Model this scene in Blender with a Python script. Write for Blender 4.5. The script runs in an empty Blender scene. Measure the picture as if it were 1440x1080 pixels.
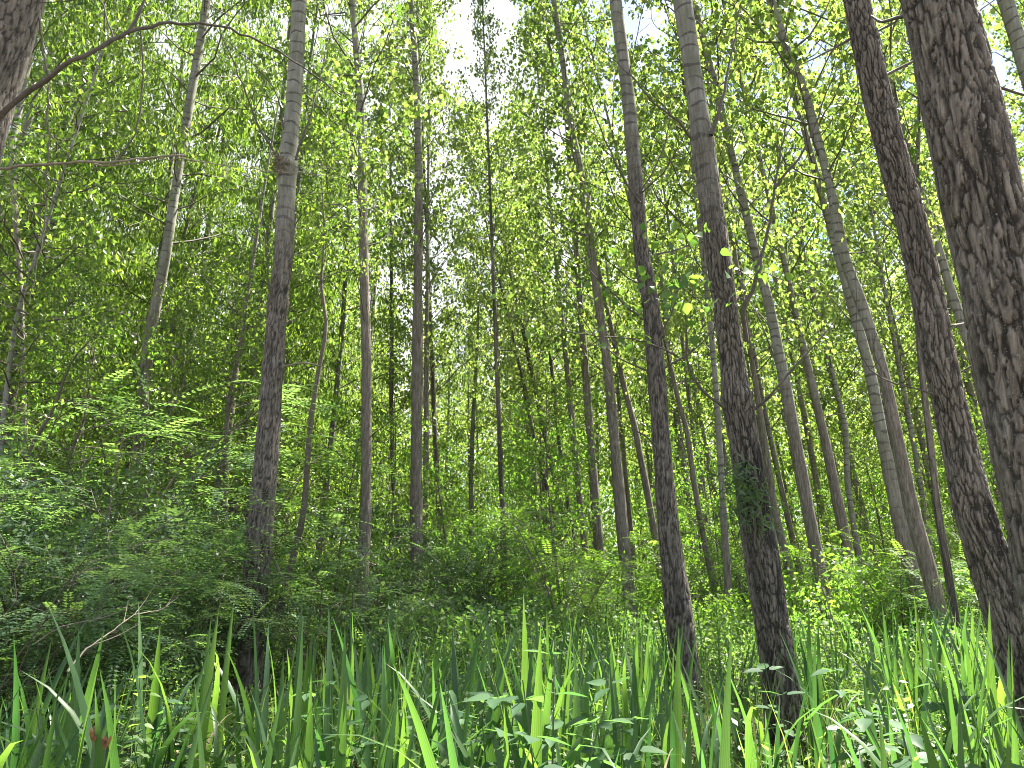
import bpy, math, random
import numpy as np
from mathutils import Vector, Matrix, Quaternion

# ------------------------------------------------------------------ camera, world, sun, exposure
H = 1.40                                   # eye height
PITCH = math.radians(13.5)
F = 1080.0                                 # focal length in photo pixels (1440 wide)
SUN_EL, SUN_AZ = math.radians(62), math.radians(52)
sc = bpy.context.scene
col = sc.collection
cd = bpy.data.cameras.new('camera'); cam = bpy.data.objects.new('camera', cd); col.objects.link(cam)
cd.sensor_width = 36; cd.lens = 27; cd.clip_end = 800; cd.clip_start = 0.05
cam.location = (0, 0, H); cam.rotation_euler = (math.pi/2 + PITCH, 0, 0)
sc.camera = cam
w = bpy.data.worlds.new('World'); sc.world = w; w.use_nodes = True
nt = w.node_tree; bg = nt.nodes['Background']
sky = nt.nodes.new('ShaderNodeTexSky'); sky.sky_type = 'NISHITA'; sky.sun_disc = False
sky.sun_elevation = SUN_EL; sky.sun_rotation = SUN_AZ
sky.air_density = 1.0; sky.dust_density = 1.2; sky.ozone_density = 3.0
bg.inputs['Strength'].default_value = 0.052
tc = nt.nodes.new('ShaderNodeTexCoord'); mp = nt.nodes.new('ShaderNodeMapping')
mp.inputs['Location'].default_value = (3.1, 0.4, 0.7); mp.inputs['Scale'].default_value = (1, 1, 1.9)
nz = nt.nodes.new('ShaderNodeTexNoise'); nz.inputs['Scale'].default_value = 1.9; nz.inputs['Detail'].default_value = 7
rp = nt.nodes.new('ShaderNodeValToRGB')
rp.color_ramp.elements[0].position = 0.43; rp.color_ramp.elements[1].position = 0.54
mx = nt.nodes.new('ShaderNodeMix'); mx.data_type = 'RGBA'
nt.links.new(tc.outputs['Generated'], mp.inputs['Vector']); nt.links.new(mp.outputs[0], nz.inputs['Vector'])
nt.links.new(nz.outputs['Fac'], rp.inputs[0]); nt.links.new(rp.outputs[0], mx.inputs[0])
nt.links.new(sky.outputs[0], mx.inputs[6]); mx.inputs[7].default_value = (4.6, 4.75, 5.0, 1)
nt.links.new(mx.outputs[2], bg.inputs['Color'])
sd = bpy.data.lights.new('sun', 'SUN'); sd.energy = 5.0; sd.angle = math.radians(0.53); sd.color = (1, 0.95, 0.86)
sun = bpy.data.objects.new('sun', sd); col.objects.link(sun)
SUND = Vector((math.sin(SUN_AZ)*math.cos(SUN_EL), math.cos(SUN_AZ)*math.cos(SUN_EL), math.sin(SUN_EL)))
sun.rotation_euler = (-SUND).to_track_quat('-Z', 'Y').to_euler(); sun.location = (0, 0, 60)
vs = sc.view_settings; vs.view_transform = 'Standard'; vs.look = 'None'; vs.gamma = 1; vs.use_curve_mapping = False
vs.exposure = 2.62
cy = sc.cycles
cy.max_bounces = 5; cy.diffuse_bounces = 3; cy.glossy_bounces = 2; cy.transmission_bounces = 3
cy.use_adaptive_sampling = True; cy.adaptive_threshold = 0.02
cy.use_denoising = True; cy.filter_width = 1.0; cy.sample_clamp_indirect = 8

R = np.random.default_rng(11)
random.seed(5)
CP, SP = math.cos(PITCH), math.sin(PITCH)

def at(px, py, D):
    """world point seen at photo pixel (px, py) standing at forward distance D"""
    u, v = (px-720)/F, (540-py)/F
    dy, dz = CP - v*SP, SP + v*CP
    return np.array([u/dy*D, D, H + dz/dy*D])
def depth(p): return p[1]*CP + (p[2]-H)*SP
def ground_z(x, y):
    return 0.10*np.sin(x*0.31+1.3)*np.cos(y*0.23) + 0.05*np.sin(x*1.1+y*0.7) + 0.03*np.sin(2.3*x-1.9*y)

# ------------------------------------------------------------------ materials
def nodes(name):
    m = bpy.data.materials.new(name); m.use_nodes = True
    t = m.node_tree; t.nodes.clear()
    o = t.nodes.new('ShaderNodeOutputMaterial')
    return m, t, o
def N(t, kind, **kw):
    n = t.nodes.new(kind)
    for k, v in kw.items():
        if k.startswith('i_'): n.inputs[k[2:].replace('_', ' ')].default_value = v
        else: setattr(n, k, v)
    return n
def math_n(t, op, a, b=0.5, c=None):
    n = t.nodes.new('ShaderNodeMath'); n.operation = op
    for i, s in enumerate((a, b) if c is None else (a, b, c)):
        if isinstance(s, (int, float)): n.inputs[i].default_value = s
        else: t.links.new(s, n.inputs[i])
    return n.outputs[0]
def ramp(t, fac, stops):
    r = t.nodes.new('ShaderNodeValToRGB'); e = r.color_ramp.elements
    while len(e) < len(stops): e.new(0.5)
    for el, (p, c) in zip(e, stops):
        el.position = p; el.color = (*c, 1) if len(c) == 3 else c
    t.links.new(fac, r.inputs[0]); return r.outputs[0]
def mixc(t, fac, a, b, mode='MIX'):
    n = t.nodes.new('ShaderNodeMix'); n.data_type = 'RGBA'; n.blend_type = mode
    for i, s in ((0, fac), (6, a), (7, b)):
        if isinstance(s, tuple): n.inputs[i].default_value = (*s, 1)
        elif isinstance(s, (int, float)): n.inputs[i].default_value = s
        else: t.links.new(s, n.inputs[i])
    return n.outputs[2]

def leaf_mat(name, dark, light, tdark, tlight, trans=0.5, rough=0.42, spec=0.5, brown=0.0, streak=False):
    m, t, o = nodes(name)
    at_ = N(t, 'ShaderNodeAttribute', attribute_name='tint')
    oi = N(t, 'ShaderNodeObjectInfo')
    f = math_n(t, 'ADD', math_n(t, 'MULTIPLY', at_.outputs['Fac'], 0.75), math_n(t, 'MULTIPLY', oi.outputs['Random'], 0.25))
    st = [(0.0, dark), (1.0, light)]; stt = [(0.0, tdark), (1.0, tlight)]
    if brown: st = [(0, dark), (1-brown*1.5, light), (1, (0.16, 0.13, 0.04))]; stt = [(0, tdark), (1-brown*1.5, tlight), (1, (0.30, 0.24, 0.05))]
    c, ct = ramp(t, f, st), ramp(t, f, stt)
    if streak:
        uv = N(t, 'ShaderNodeAttribute', attribute_name='across')
        wv = math_n(t, 'SINE', math_n(t, 'MULTIPLY', uv.outputs['Fac'], 34.0))
        k = math_n(t, 'MULTIPLY_ADD', wv, 0.12, 0.9)
        g = N(t, 'ShaderNodeCombineColor'); [t.links.new(k, g.inputs[i]) for i in range(3)]
        c = mixc(t, 1.0, c, g.outputs[0], 'MULTIPLY'); ct = mixc(t, 1.0, ct, g.outputs[0], 'MULTIPLY')
    p = N(t, 'ShaderNodeBsdfPrincipled', i_Roughness=rough); p.inputs['Specular IOR Level'].default_value = spec
    t.links.new(c, p.inputs['Base Color'])
    tr = N(t, 'ShaderNodeBsdfTranslucent'); t.links.new(ct, tr.inputs['Color'])
    mxs = N(t, 'ShaderNodeMixShader'); mxs.inputs[0].default_value = trans
    t.links.new(p.outputs[0], mxs.inputs[1]); t.links.new(tr.outputs[0], mxs.inputs[2])
    t.links.new(mxs.outputs[0], o.inputs[0])
    return m
M = {}
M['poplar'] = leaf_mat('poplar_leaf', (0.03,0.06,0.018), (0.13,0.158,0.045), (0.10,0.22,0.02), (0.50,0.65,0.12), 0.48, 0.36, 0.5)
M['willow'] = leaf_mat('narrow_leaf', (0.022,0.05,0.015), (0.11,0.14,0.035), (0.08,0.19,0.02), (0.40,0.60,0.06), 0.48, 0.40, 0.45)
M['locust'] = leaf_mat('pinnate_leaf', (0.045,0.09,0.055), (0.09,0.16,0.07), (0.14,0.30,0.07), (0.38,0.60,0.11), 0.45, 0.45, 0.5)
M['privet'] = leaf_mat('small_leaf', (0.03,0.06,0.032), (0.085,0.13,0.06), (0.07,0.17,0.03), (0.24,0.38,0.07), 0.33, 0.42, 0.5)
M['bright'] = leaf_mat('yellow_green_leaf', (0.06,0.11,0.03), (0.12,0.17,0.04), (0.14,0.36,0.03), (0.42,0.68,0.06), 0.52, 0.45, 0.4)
M['shoot'] = leaf_mat('young_poplar_leaf', (0.05,0.10,0.035), (0.10,0.17,0.05), (0.12,0.30,0.03), (0.34,0.54,0.06), 0.45, 0.45, 0.4)
M['broad'] = leaf_mat('broad_herb_leaf', (0.035,0.08,0.04), (0.075,0.14,0.065), (0.08,0.22,0.05), (0.22,0.42,0.07), 0.40, 0.55, 0.3)
M['herb'] = leaf_mat('herb_leaf', (0.045,0.09,0.035), (0.12,0.18,0.065), (0.12,0.30,0.04), (0.38,0.58,0.10), 0.42, 0.5, 0.35, brown=0.04)
M['grass'] = leaf_mat('grass_blade', (0.05,0.09,0.03), (0.12,0.17,0.05), (0.16,0.34,0.03), (0.42,0.58,0.08), 0.45, 0.45, brown=0.06)
M['iris'] = leaf_mat('iris_leaf', (0.032,0.075,0.038), (0.08,0.15,0.045), (0.07,0.22,0.05), (0.30,0.54,0.05), 0.45, 0.42, 0.45, streak=True)

def bark_mat():
    m, t, o = nodes('bark')
    A = lambda n: N(t, 'ShaderNodeAttribute', attribute_name=n)
    fur, rough, uv, soot = A('furrow').outputs['Fac'], A('rough').outputs['Fac'], A('bark_uv').outputs['Vector'], A('soot').outputs['Fac']
    oi = N(t, 'ShaderNodeObjectInfo').outputs['Random']
    gm = N(t, 'ShaderNodeNewGeometry')
    mp = N(t, 'ShaderNodeMapping'); mp.inputs['Scale'].default_value = (1, 1, 0.14)
    t.links.new(gm.outputs['Position'], mp.inputs['Vector'])
    n1 = N(t, 'ShaderNodeTexNoise', i_Scale=38.0, i_Detail=8.0, i_Roughness=0.65); t.links.new(mp.outputs[0], n1.inputs['Vector'])
    n2 = N(t, 'ShaderNodeTexNoise', i_Scale=3.2, i_Detail=5.0); t.links.new(gm.outputs['Position'], n2.inputs['Vector'])
    n3 = N(t, 'ShaderNodeTexNoise', i_Scale=130.0, i_Detail=4.0); t.links.new(gm.outputs['Position'], n3.inputs['Vector'])
    vo = N(t, 'ShaderNodeTexVoronoi', feature='DISTANCE_TO_EDGE', i_Scale=30.0); t.links.new(mp.outputs[0], vo.inputs['Vector'])
    # rough bark
    plate = ramp(t, n1.outputs['Fac'], [(0.3, (0.075,0.06,0.05)), (0.5, (0.185,0.155,0.132)), (0.7, (0.33,0.285,0.25))])
    plate = mixc(t, math_n(t, 'MULTIPLY', ramp(t, n2.outputs['Fac'], [(0.35, (0,0,0)), (0.65, (1,1,1))]), 0.35), plate, (0.15,0.135,0.10))
    fx = math_n(t, 'MULTIPLY', fur, ramp(t, vo.outputs[0], [(0.0, (0.55,)*3), (0.05, (1,)*3)]))
    rb = mixc(t, fx, (0.022,0.018,0.015), plate)
    # smooth pale bark with dark rings
    sep = N(t, 'ShaderNodeSeparateXYZ'); t.links.new(uv, sep.inputs[0])
    wob = math_n(t, 'MULTIPLY_ADD', n2.outputs['Fac'], 0.22, sep.outputs[1])
    cell = math_n(t, 'FRACT', math_n(t, 'MULTIPLY', wob, 7.0))
    nr = N(t, 'ShaderNodeTexNoise', i_Scale=5.5, i_Detail=2.0); t.links.new(gm.outputs['Position'], nr.inputs['Vector'])
    thick = math_n(t, 'MULTIPLY', math_n(t, 'SUBTRACT', nr.outputs['Fac'], 0.38), 0.55)
    ring = math_n(t, 'LESS_THAN', math_n(t, 'ABSOLUTE', math_n(t, 'SUBTRACT', cell, 0.5)), thick)
    ring = math_n(t, 'MULTIPLY', ring, 0.75)
    sm = ramp(t, n1.outputs['Fac'], [(0.25, (0.13,0.125,0.105)), (0.5, (0.22,0.215,0.185)), (0.75, (0.32,0.31,0.28))])
    sm = mixc(t, math_n(t, 'MULTIPLY', ramp(t, n2.outputs['Fac'], [(0.4, (0,)*3), (0.6, (1,)*3)]), .5), sm, (0.12,0.125,0.075))
    sm = mixc(t, ring, sm, (0.055,0.05,0.043))
    rg = math_n(t, 'MINIMUM', 1.0, math_n(t, 'MAXIMUM', 0.0, math_n(t, 'ADD', rough, math_n(t, 'MULTIPLY', math_n(t, 'SUBTRACT', n2.outputs['Fac'], 0.5), 0.9))))
    c = mixc(t, rg, sm, rb)
    so = math_n(t, 'MULTIPLY', soot, ramp(t, N(t, 'ShaderNodeTexNoise', i_Scale=7.0, i_Detail=6.0, i_Roughness=0.7).outputs['Fac'], [(0.44, (0,)*3), (0.56, (1,)*3)]))
    c = mixc(t, math_n(t, 'MULTIPLY', so, 0.85), c, (0.02, 0.018, 0.016))
    # pale lichen flecks
    fl = ramp(t, n3.outputs['Fac'], [(0.63, (0,)*3), (0.68, (1,)*3)])
    c = mixc(t, math_n(t, 'MULTIPLY', fl, 0.4), c, (0.42, 0.43, 0.38))
    p = N(t, 'ShaderNodeBsdfPrincipled', i_Roughness=0.85); p.inputs['Specular IOR Level'].default_value = 0.25
    t.links.new(c, p.inputs['Base Color'])
    hgt = math_n(t, 'ADD', math_n(t, 'MULTIPLY', n1.outputs['Fac'], math_n(t, 'MULTIPLY_ADD', rg, 0.9, 0.1)),
                 math_n(t, 'MULTIPLY', math_n(t, 'MULTIPLY', ramp(t, vo.outputs[0], [(0, (0,)*3), (0.15, (1,)*3)]), rg), 0.5))
    hgt = math_n(t, 'SUBTRACT', hgt, math_n(t, 'MULTIPLY', ring, 0.3))
    b = N(t, 'ShaderNodeBump', i_Strength=0.9, i_Distance=0.012); t.links.new(hgt, b.inputs['Height']); t.links.new(b.outputs[0], p.inputs['Normal'])
    t.links.new(p.outputs[0], o.inputs[0])
    return m
M['bark'] = bark_mat()
def plain(name, c1, c2, scale=20, rough=0.8, bump=0.3):
    m, t, o = nodes(name)
    gm = N(t, 'ShaderNodeNewGeometry')
    n1 = N(t, 'ShaderNodeTexNoise', i_Scale=float(scale), i_Detail=6.0, i_Roughness=0.65); t.links.new(gm.outputs['Position'], n1.inputs['Vector'])
    p = N(t, 'ShaderNodeBsdfPrincipled', i_Roughness=rough)
    t.links.new(ramp(t, n1.outputs['Fac'], [(0.3, c1), (0.7, c2)]), p.inputs['Base Color'])
    b = N(t, 'ShaderNodeBump', i_Strength=bump, i_Distance=0.02); t.links.new(n1.outputs['Fac'], b.inputs['Height']); t.links.new(b.outputs[0], p.inputs['Normal'])
    t.links.new(p.outputs[0], o.inputs[0]); return m
M['twig'] = plain('twig_bark', (0.045,0.035,0.028), (0.12,0.10,0.085), 30)
M['stem'] = plain('young_stem', (0.06,0.05,0.035), (0.16,0.13,0.10), 24)
M['pale_twig'] = plain('bare_dead_wood', (0.12,0.095,0.07), (0.28,0.235,0.19), 30)
M['green_stem'] = plain('green_stem', (0.05,0.09,0.03), (0.10,0.15,0.05), 30)
M['ground'] = plain('leaf_litter', (0.035,0.03,0.018), (0.13,0.105,0.06), 9, 0.95, 0.6)
M['litter'] = plain('dry_leaf', (0.14,0.10,0.055), (0.30,0.24,0.15), 6, 0.8, 0.2)
M['flower'] = plain('withered_petal', (0.13,0.05,0.02), (0.30,0.16,0.06), 60)

# ------------------------------------------------------------------ mesh helpers
def mesh(name, V, T, mats, attrs=None, mi=None, smooth=True, uv=None):
    me = bpy.data.meshes.new(name)
    V = np.asarray(V, np.float32); T = np.asarray(T, np.int32); k = T.shape[1]
    me.vertices.add(len(V)); me.vertices.foreach_set('co', V.ravel())
    me.loops.add(T.size); me.loops.foreach_set('vertex_index', T.ravel())
    me.polygons.add(len(T)); me.polygons.foreach_set('loop_start', np.arange(len(T), dtype=np.int32)*k)
    if smooth: me.polygons.foreach_set('use_smooth', np.ones(len(T), bool))
    for m in mats: me.materials.append(M[m])
    if mi is not None: me.polygons.foreach_set('material_index', np.asarray(mi, np.int32))
    for a, v in (attrs or {}).items():
        v = np.asarray(v, np.float32)
        if v.ndim == 2: me.attributes.new(a, 'FLOAT_VECTOR', 'POINT').data.foreach_set('vector', v.ravel())
        else: me.attributes.new(a, 'FLOAT', 'POINT').data.foreach_set('value', v)
    me.update(); return me
def link(name, me, parent=None, loc=None, rot=None, scale=None, **props):
    o = bpy.data.objects.new(name, me); col.objects.link(o)
    if parent is not None: o.parent = parent
    if loc is not None: o.location = tuple(float(v) for v in loc)
    if rot is not None: o.rotation_euler = rot
    if scale is not None: o.scale = (scale,)*3 if isinstance(scale, (int, float)) else scale
    for k, v in props.items(): o[k] = v
    return o
def thing(name, label, cat, loc, rot=None, group=None, scale=None):
    o = link(name, None, None, loc, rot, scale, label=label, category=cat)
    if group: o['group'] = group
    return o

def frames(P):
    T = np.gradient(P, axis=0); T /= np.linalg.norm(T, axis=1)[:, None]+1e-9
    ref = np.array([0.13, 0.99, 0.05]) if abs(T[0][1]) < 0.9 else np.array([1., 0, 0])
    A = np.cross(T, ref); A /= np.linalg.norm(A, axis=1)[:, None]+1e-9
    return T, A, np.cross(T, A)
def tube(P, r, n=5):
    P = np.asarray(P, float); r = np.asarray(r, float)
    _, A, B = frames(P); th = np.arange(n)*2*math.pi/n
    V = P[:, None] + r[:, None, None]*(A[:, None]*np.cos(th)[None, :, None] + B[:, None]*np.sin(th)[None, :, None])
    V = V.reshape(-1, 3); m = len(P); i, j = np.meshgrid(np.arange(m-1), np.arange(n), indexing='ij')
    a = i*n+j; b = i*n+(j+1) % n
    Q = np.stack([a, b, b+n, a+n], -1).reshape(-1, 4)
    return V, Q
def join(parts):
    Vs, Qs, off = [], [], 0
    for V, Q in parts: Vs.append(V); Qs.append(Q+off); off += len(V)
    return np.concatenate(Vs), np.concatenate(Qs)
def smooth_path(P, n):
    P = np.asarray(P, float)
    s = np.r_[0, np.cumsum(np.linalg.norm(np.diff(P, axis=0), axis=1))]; t = np.linspace(0, s[-1], n)
    m = np.zeros_like(P); m[1:-1] = (P[2:]-P[:-2])/(s[2:]-s[:-2])[:, None]; m[0] = (P[1]-P[0])/(s[1]-s[0]); m[-1] = (P[-1]-P[-2])/(s[-1]-s[-2])
    k = np.clip(np.searchsorted(s, t, 'right')-1, 0, len(P)-2); h = (s[k+1]-s[k]); u = ((t-s[k])/h)[:, None]; h = h[:, None]
    return (2*u**3-3*u**2+1)*P[k] + (u**3-2*u**2+u)*h*m[k] + (-2*u**3+3*u**2)*P[k+1] + (u**3-u**2)*h*m[k+1]

def hash3(i, j, k, s=0):
    h = (i*374761393 + j*668265263 + k*2147483647*3 + s*974634777).astype(np.int64) & 0xffffffff
    h = ((h ^ (h >> 13))*1274126177) & 0xffffffff
    h = (h ^ (h >> 16)) & 0xffffffff
    return h/4294967295.0
def vnoise(p, s=0):
    i = np.floor(p).astype(np.int64); f = p-i; f = f*f*(3-2*f); out = 0
    for a in (0, 1):
        for b in (0, 1):
            for c in (0, 1):
                wgt = (f[:, 0] if a else 1-f[:, 0])*(f[:, 1] if b else 1-f[:, 1])*(f[:, 2] if c else 1-f[:, 2])
                out = out + wgt*hash3(i[:, 0]+a, i[:, 1]+b, i[:, 2]+c, s)
    return out
def worley(p, s=0):
    i = np.floor(p).astype(np.int64); d1 = np.full(len(p), 9.); d2 = d1.copy()
    for a in (-1, 0, 1):
        for b in (-1, 0, 1):
            for c in (-1, 0, 1):
                q = i+np.array([a, b, c]); o = np.stack([hash3(q[:, 0], q[:, 1], q[:, 2], s+k) for k in (1, 2, 3)], 1)
                d = np.linalg.norm(q+o-p, axis=1)
                d2 = np.minimum(d2, np.maximum(d1, d)); d1 = np.minimum(d1, d)
    return d1, d2

# leaf templates: (verts (k,3): x across, y along, z up, tris)
KITE = (np.array([[0,0,0],[-.5,.42,.10],[0,1,0],[.5,.42,.10]]), np.array([[0,3,2],[0,2,1]]))
POPL = (np.array([[0,0,0],[-.42,.12,.06],[-.5,.42,.10],[-.22,.8,.03],[0,1.05,-.06],[.22,.8,.03],[.5,.42,.10],[.42,.12,.06],[0,.4,0]]),
        np.array([[8,0,7],[8,7,6],[8,6,5],[8,5,4],[8,4,3],[8,3,2],[8,2,1],[8,1,0]]))
def leaves(C, Dr, Nm, L, W, tmpl=KITE, tint=None, rng=R):
    """C centres at the petiole, Dr direction along the leaf, Nm face normal, L lengths, W widths"""
    n = len(C); tv, tt = tmpl; k = len(tv)
    Dr = Dr/(np.linalg.norm(Dr, axis=1)[:, None]+1e-9); X = np.cross(Dr, Nm); X /= np.linalg.norm(X, axis=1)[:, None]+1e-9; Z = np.cross(X, Dr)
    L = np.broadcast_to(L, n)[:, None, None]; W = np.broadcast_to(W, n)[:, None, None]
    V = C[:, None]+X[:, None]*tv[None, :, 0:1]*W+Dr[:, None]*tv[None, :, 1:2]*L+Z[:, None]*tv[None, :, 2:3]*W
    T = tt[None]+(np.arange(n)*k)[:, None, None]
    tint = rng.random(n) if tint is None else tint
    return V.reshape(-1, 3), T.reshape(-1, 3), np.repeat(tint, k)
def rnd(n, bias=(0, 0, 0), rng=R): return rng.normal(size=(n, 3))+np.array(bias)

# ------------------------------------------------------------------ crowns (shared meshes)
def crown(name, seed, Hc, n_br, Rad, per, size, mat, tw=9, sig=0.2, ang=50, tmpl=KITE, ratio=0.85, droop=0.5, prof=None, base=0.0, clump=False, z0=0):
    """limbs rising from a stem along +z, each with twigs carrying leaves; returns (limb mesh, leaf mesh)"""
    g = np.random.default_rng(seed); parts = []; C = []; tints = []
    for b in range(n_br):
        t = (b+g.random()*0.8)/n_br; z = z0+t*Hc*0.97; az = b*2.4+g.normal()*0.4
        pr = prof(t) if prof else (0.55+0.45*math.sin(math.pi*min(1, t*1.15+0.12)))*(1-t**3*0.75)
        Lb = Rad*pr*g.uniform(0.7, 1.25); a = math.radians(ang+g.normal()*7+(1-t)*8)
        o = np.array([math.cos(az), math.sin(az), 0.]); s = np.linspace(0, 1, 6)
        P = np.array([0, 0, z])+o*(Lb*math.sin(a)*s**0.9)[:, None]+np.array([0, 0, 1])*(Lb*(math.cos(a)*s+0.25*s**2-droop*0.35*s**3))[:, None]
        P[1:] += g.normal(size=(5, 3))*0.03*Lb
        rb = 0.005+0.006*Lb
        parts.append(tube(P, np.linspace(rb, rb*0.25, 6), 4))
        for k in range(tw):
            s0 = g.uniform(0.18, 1.0)**0.8; q = np.array([np.interp(s0, s, P[:, c]) for c in range(3)])
            d = o*0.6+g.normal(size=3)*0.55+np.array([0, 0, 0.35]); d /= np.linalg.norm(d); l = g.uniform(0.35, 0.9)*min(1, Lb*0.35)
            e = q+d*l+np.array([0, 0, -droop*0.25*l]); 
            parts.append(tube(np.array([q, (q+e)/2+g.normal(size=3)*0.03, e]), [0.004, 0.003, 0.0015], 3))
            m = g.poisson(per)
            if m == 0: continue
            u = g.random(m)[:, None]
            C.append(q+(e-q)*(0.25+u*0.85)+g.normal(size=(m, 3))*sig*np.array([1, 1, 0.8])); tints.append(np.clip(g.normal(0.5+0.25*g.normal(), 0.2, m), 0, 1))
    C = np.concatenate(C); n = len(C); tints = np.concatenate(tints)
    Dr = g.normal(size=(n, 3))*0.7+np.array([0, 0, -droop]); Nm = g.normal(size=(n, 3))+np.array([0, 0, 0.4])
    sz = size*g.uniform(0.65, 1.2, n)
    V, T, ti = leaves(C, Dr, Nm, sz, sz*ratio, tmpl, tints)
    lv = mesh(name+'_leaves', V, T, [mat], {'tint': ti}, smooth=False)
    V, Q = join(parts); lb = mesh(name+'_limbs', V, Q, ['twig'])
    return lb, lv
flat = lambda t: 0.9-0.25*t
POP = [crown('poplar_crown', 20+i, 14, 54, 2.3, 15, 0.115, 'poplar', tw=7, sig=0.13, ang=42, droop=0.6) for i in range(4)]
FAR = [crown('far_poplar_crown', 40+i, 16, 44, 2.5, 6, 0.20, 'poplar', tw=8, sig=0.20, ang=42, droop=0.6) for i in range(3)]
WIL = [crown('willow_crown', 60+i, 13, 46, 2.5, 42, 0.16, 'willow', tw=6, sig=0.14, ang=58, droop=1.3, ratio=0.26, prof=flat) for i in range(3)]
UND = [crown('sapling_crown', 80+i, 5.2, 30, 1.7, 12, 0.115, m_, tw=8, sig=0.15, ang=62, droop=0.6, ratio=0.5, prof=flat)
       for i, m_ in enumerate(['willow', 'bright', 'willow', 'privet'])]

# ------------------------------------------------------------------ trunks
def trunk_thing(pts, D, label, cat='tree', Ht=21, detail=0, rough_to=6.5, soot=0.0, kind='poplar_tree', tipr=0.02, group=None, ztop=None, disp=0.0, wob=0.0, seed=0, knots=()):
    pts = [(x, y, q*(.93 if D < 5 else 1)) for x, y, q in pts]; pts = sorted(pts, key=lambda q: -q[1])
    W = np.array([at(x, y, D) for x, y, _ in pts]); r = np.array([w_/2*depth(p)/F for (_, _, w_), p in zip(pts, W)])
    gz = float(ground_z(W[0][0], D))-0.12
    if W[0][2] > gz:
        k = 1 if len(W) > 1 else 0; dv = (W[k]-W[0]); sl = dv[0]/max(dv[2], .2)
        zz = W[0][2]-gz; W = np.vstack([[W[0][0]-sl*zz*0.8, D, gz], W]); r = np.r_[r[0]*(1.12 if zz < 0.6 else 1.2), r]
    Ht = max(Ht, W[-1][2]+1) if ztop is None else ztop
    if Ht > W[-1][2]+0.3:
        j = max(0, len(W)-3); dv = W[-1]-W[j]; sl = dv[0]/dv[2]; n = 4; zz = np.linspace(0, Ht-W[-1][2], n+1)[1:]
        ext = np.stack([W[-1][0]+sl*zz, np.full(n, D)+0*zz, W[-1][2]+zz], 1)
        r = np.r_[r, np.maximum(tipr, r[-1]*(1-0.95*(zz/zz[-1])))]; W = np.vstack([W, ext])
    base = W[0].copy(); base[2] += 0.12
    z0, z1 = W[0][2], W[-1][2]; zvis = at(720, -40, D)[2]
    dz = {0: 0.22, 1: 0.05, 2: 0.03, 3: 0.012}[detail]; ns = {0: 12, 1: 24, 2: 64, 3: 132}[detail]
    z = np.arange(z0, min(z1, zvis), dz)
    if z1 > zvis: z = np.r_[z, np.arange(zvis, z1, 0.5), z1]
    zu = np.arange(z0, z1+.05, .05); X = np.interp(zu, W[:, 2], W[:, 0]); rr = np.interp(zu, W[:, 2], r)
    kk = 7; ker = np.hanning(2*kk+3)[1:-1]; ker /= ker.sum()
    pad = len(ker)//2
    def sm(a): 
        e = np.concatenate([2*a[0]-a[1:pad+1][::-1], a, 2*a[-1]-a[-pad-1:-1][::-1]]) if len(a) > pad+1 else a
        return np.convolve(e, ker, 'valid') if len(a) > pad+1 else a
    X, rr = np.interp(z, zu, sm(X)), np.maximum(np.interp(z, zu, sm(rr)), 0.008)
    g = np.random.default_rng(seed+int(D*100)); ph = g.uniform(0, 6, 4)
    Y = D+wob*np.sin(z*0.6+ph[0])*np.clip(z, 0, 1)
    rr = rr*(1+0.03*np.sin(z*2.1+ph[1])+0.02*np.sin(z*5.3+ph[2])); rr = rr*(1+0.35*np.exp(-np.maximum(z-z0-0.12, 0)/0.16))
    for ky, amp in knots:
        kz = at(720, ky, D)[2]; rr = rr*(1+amp*np.exp(-((z-kz)/0.09)**2))
    th = np.arange(ns)*2*math.pi/ns; TH, ZZ = np.meshgrid(th, z); RR = np.repeat(rr[:, None], ns, 1)
    p3 = np.stack([np.cos(TH)*RR, np.sin(TH)*RR, ZZ], -1).reshape(-1, 3)
    rough = np.clip(1.15-(ZZ-ground_z(base[0], D)-rough_to)/1.8, 0, 1).ravel() if rough_to < 50 else np.ones(ZZ.size)
    fur = np.ones(ZZ.size); dd = np.zeros(ZZ.size)
    if detail >= 2:
        fr = 1/(0.030 if detail == 3 else 0.034)
        wp = np.stack([vnoise(p3*np.array([14, 14, 6.]), 1), vnoise(p3*np.array([14, 14, 6.]), 2), vnoise(p3*np.array([9, 9, 4.]), 3)], 1)-.5
        wq = np.stack([vnoise(p3*np.array([45, 45, 22.]), 11), vnoise(p3*np.array([45, 45, 22.]), 12), 0*p3[:, 0]], 1)-.5
        q = p3*np.array([1, 1, 0.16])*fr+wp*1.9+wq*.55+seed*13.7
        d1, d2 = worley(q, seed); e = np.clip((d2-d1-.02)/0.16, 0, 1); fur = e*e*(3-2*e)
        q2 = p3*np.array([1, 1, 0.30])*fr*2.3+wp*1.2+wq*.9+7; a1, a2 = worley(q2, seed+5); e2 = np.clip((a2-a1-.01)/0.14, 0, 1)
        lvl = hash3(np.floor(q[:, 0]*.9).astype(np.int64), np.floor(q[:, 1]*.9).astype(np.int64), np.floor(q[:, 2]*.9).astype(np.int64), 3)*0
        hv = vnoise(q*1.3+31, 4)*.6+vnoise(p3*np.array([120, 120, 60.]), 6)*.4
        dd = (fur*0.8+e2*0.2*fur+hv*0.55-1.2)*disp*np.clip(rough, 0.12, 1)
        fur = np.clip(fur*(0.62+0.38*e2)+0.05, 0, 1); fur = 1-(1-fur)*np.clip(rough*1.1, 0, 1)
    dd = dd+(vnoise(p3*np.array([3.5, 3.5, 1.6])+seed*3.1, 9)-0.5)*0.16*RR.ravel()+(vnoise(p3*np.array([11, 11, 5.]), 8)-0.5)*0.07*RR.ravel()
    Rn = RR.ravel()+dd
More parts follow.
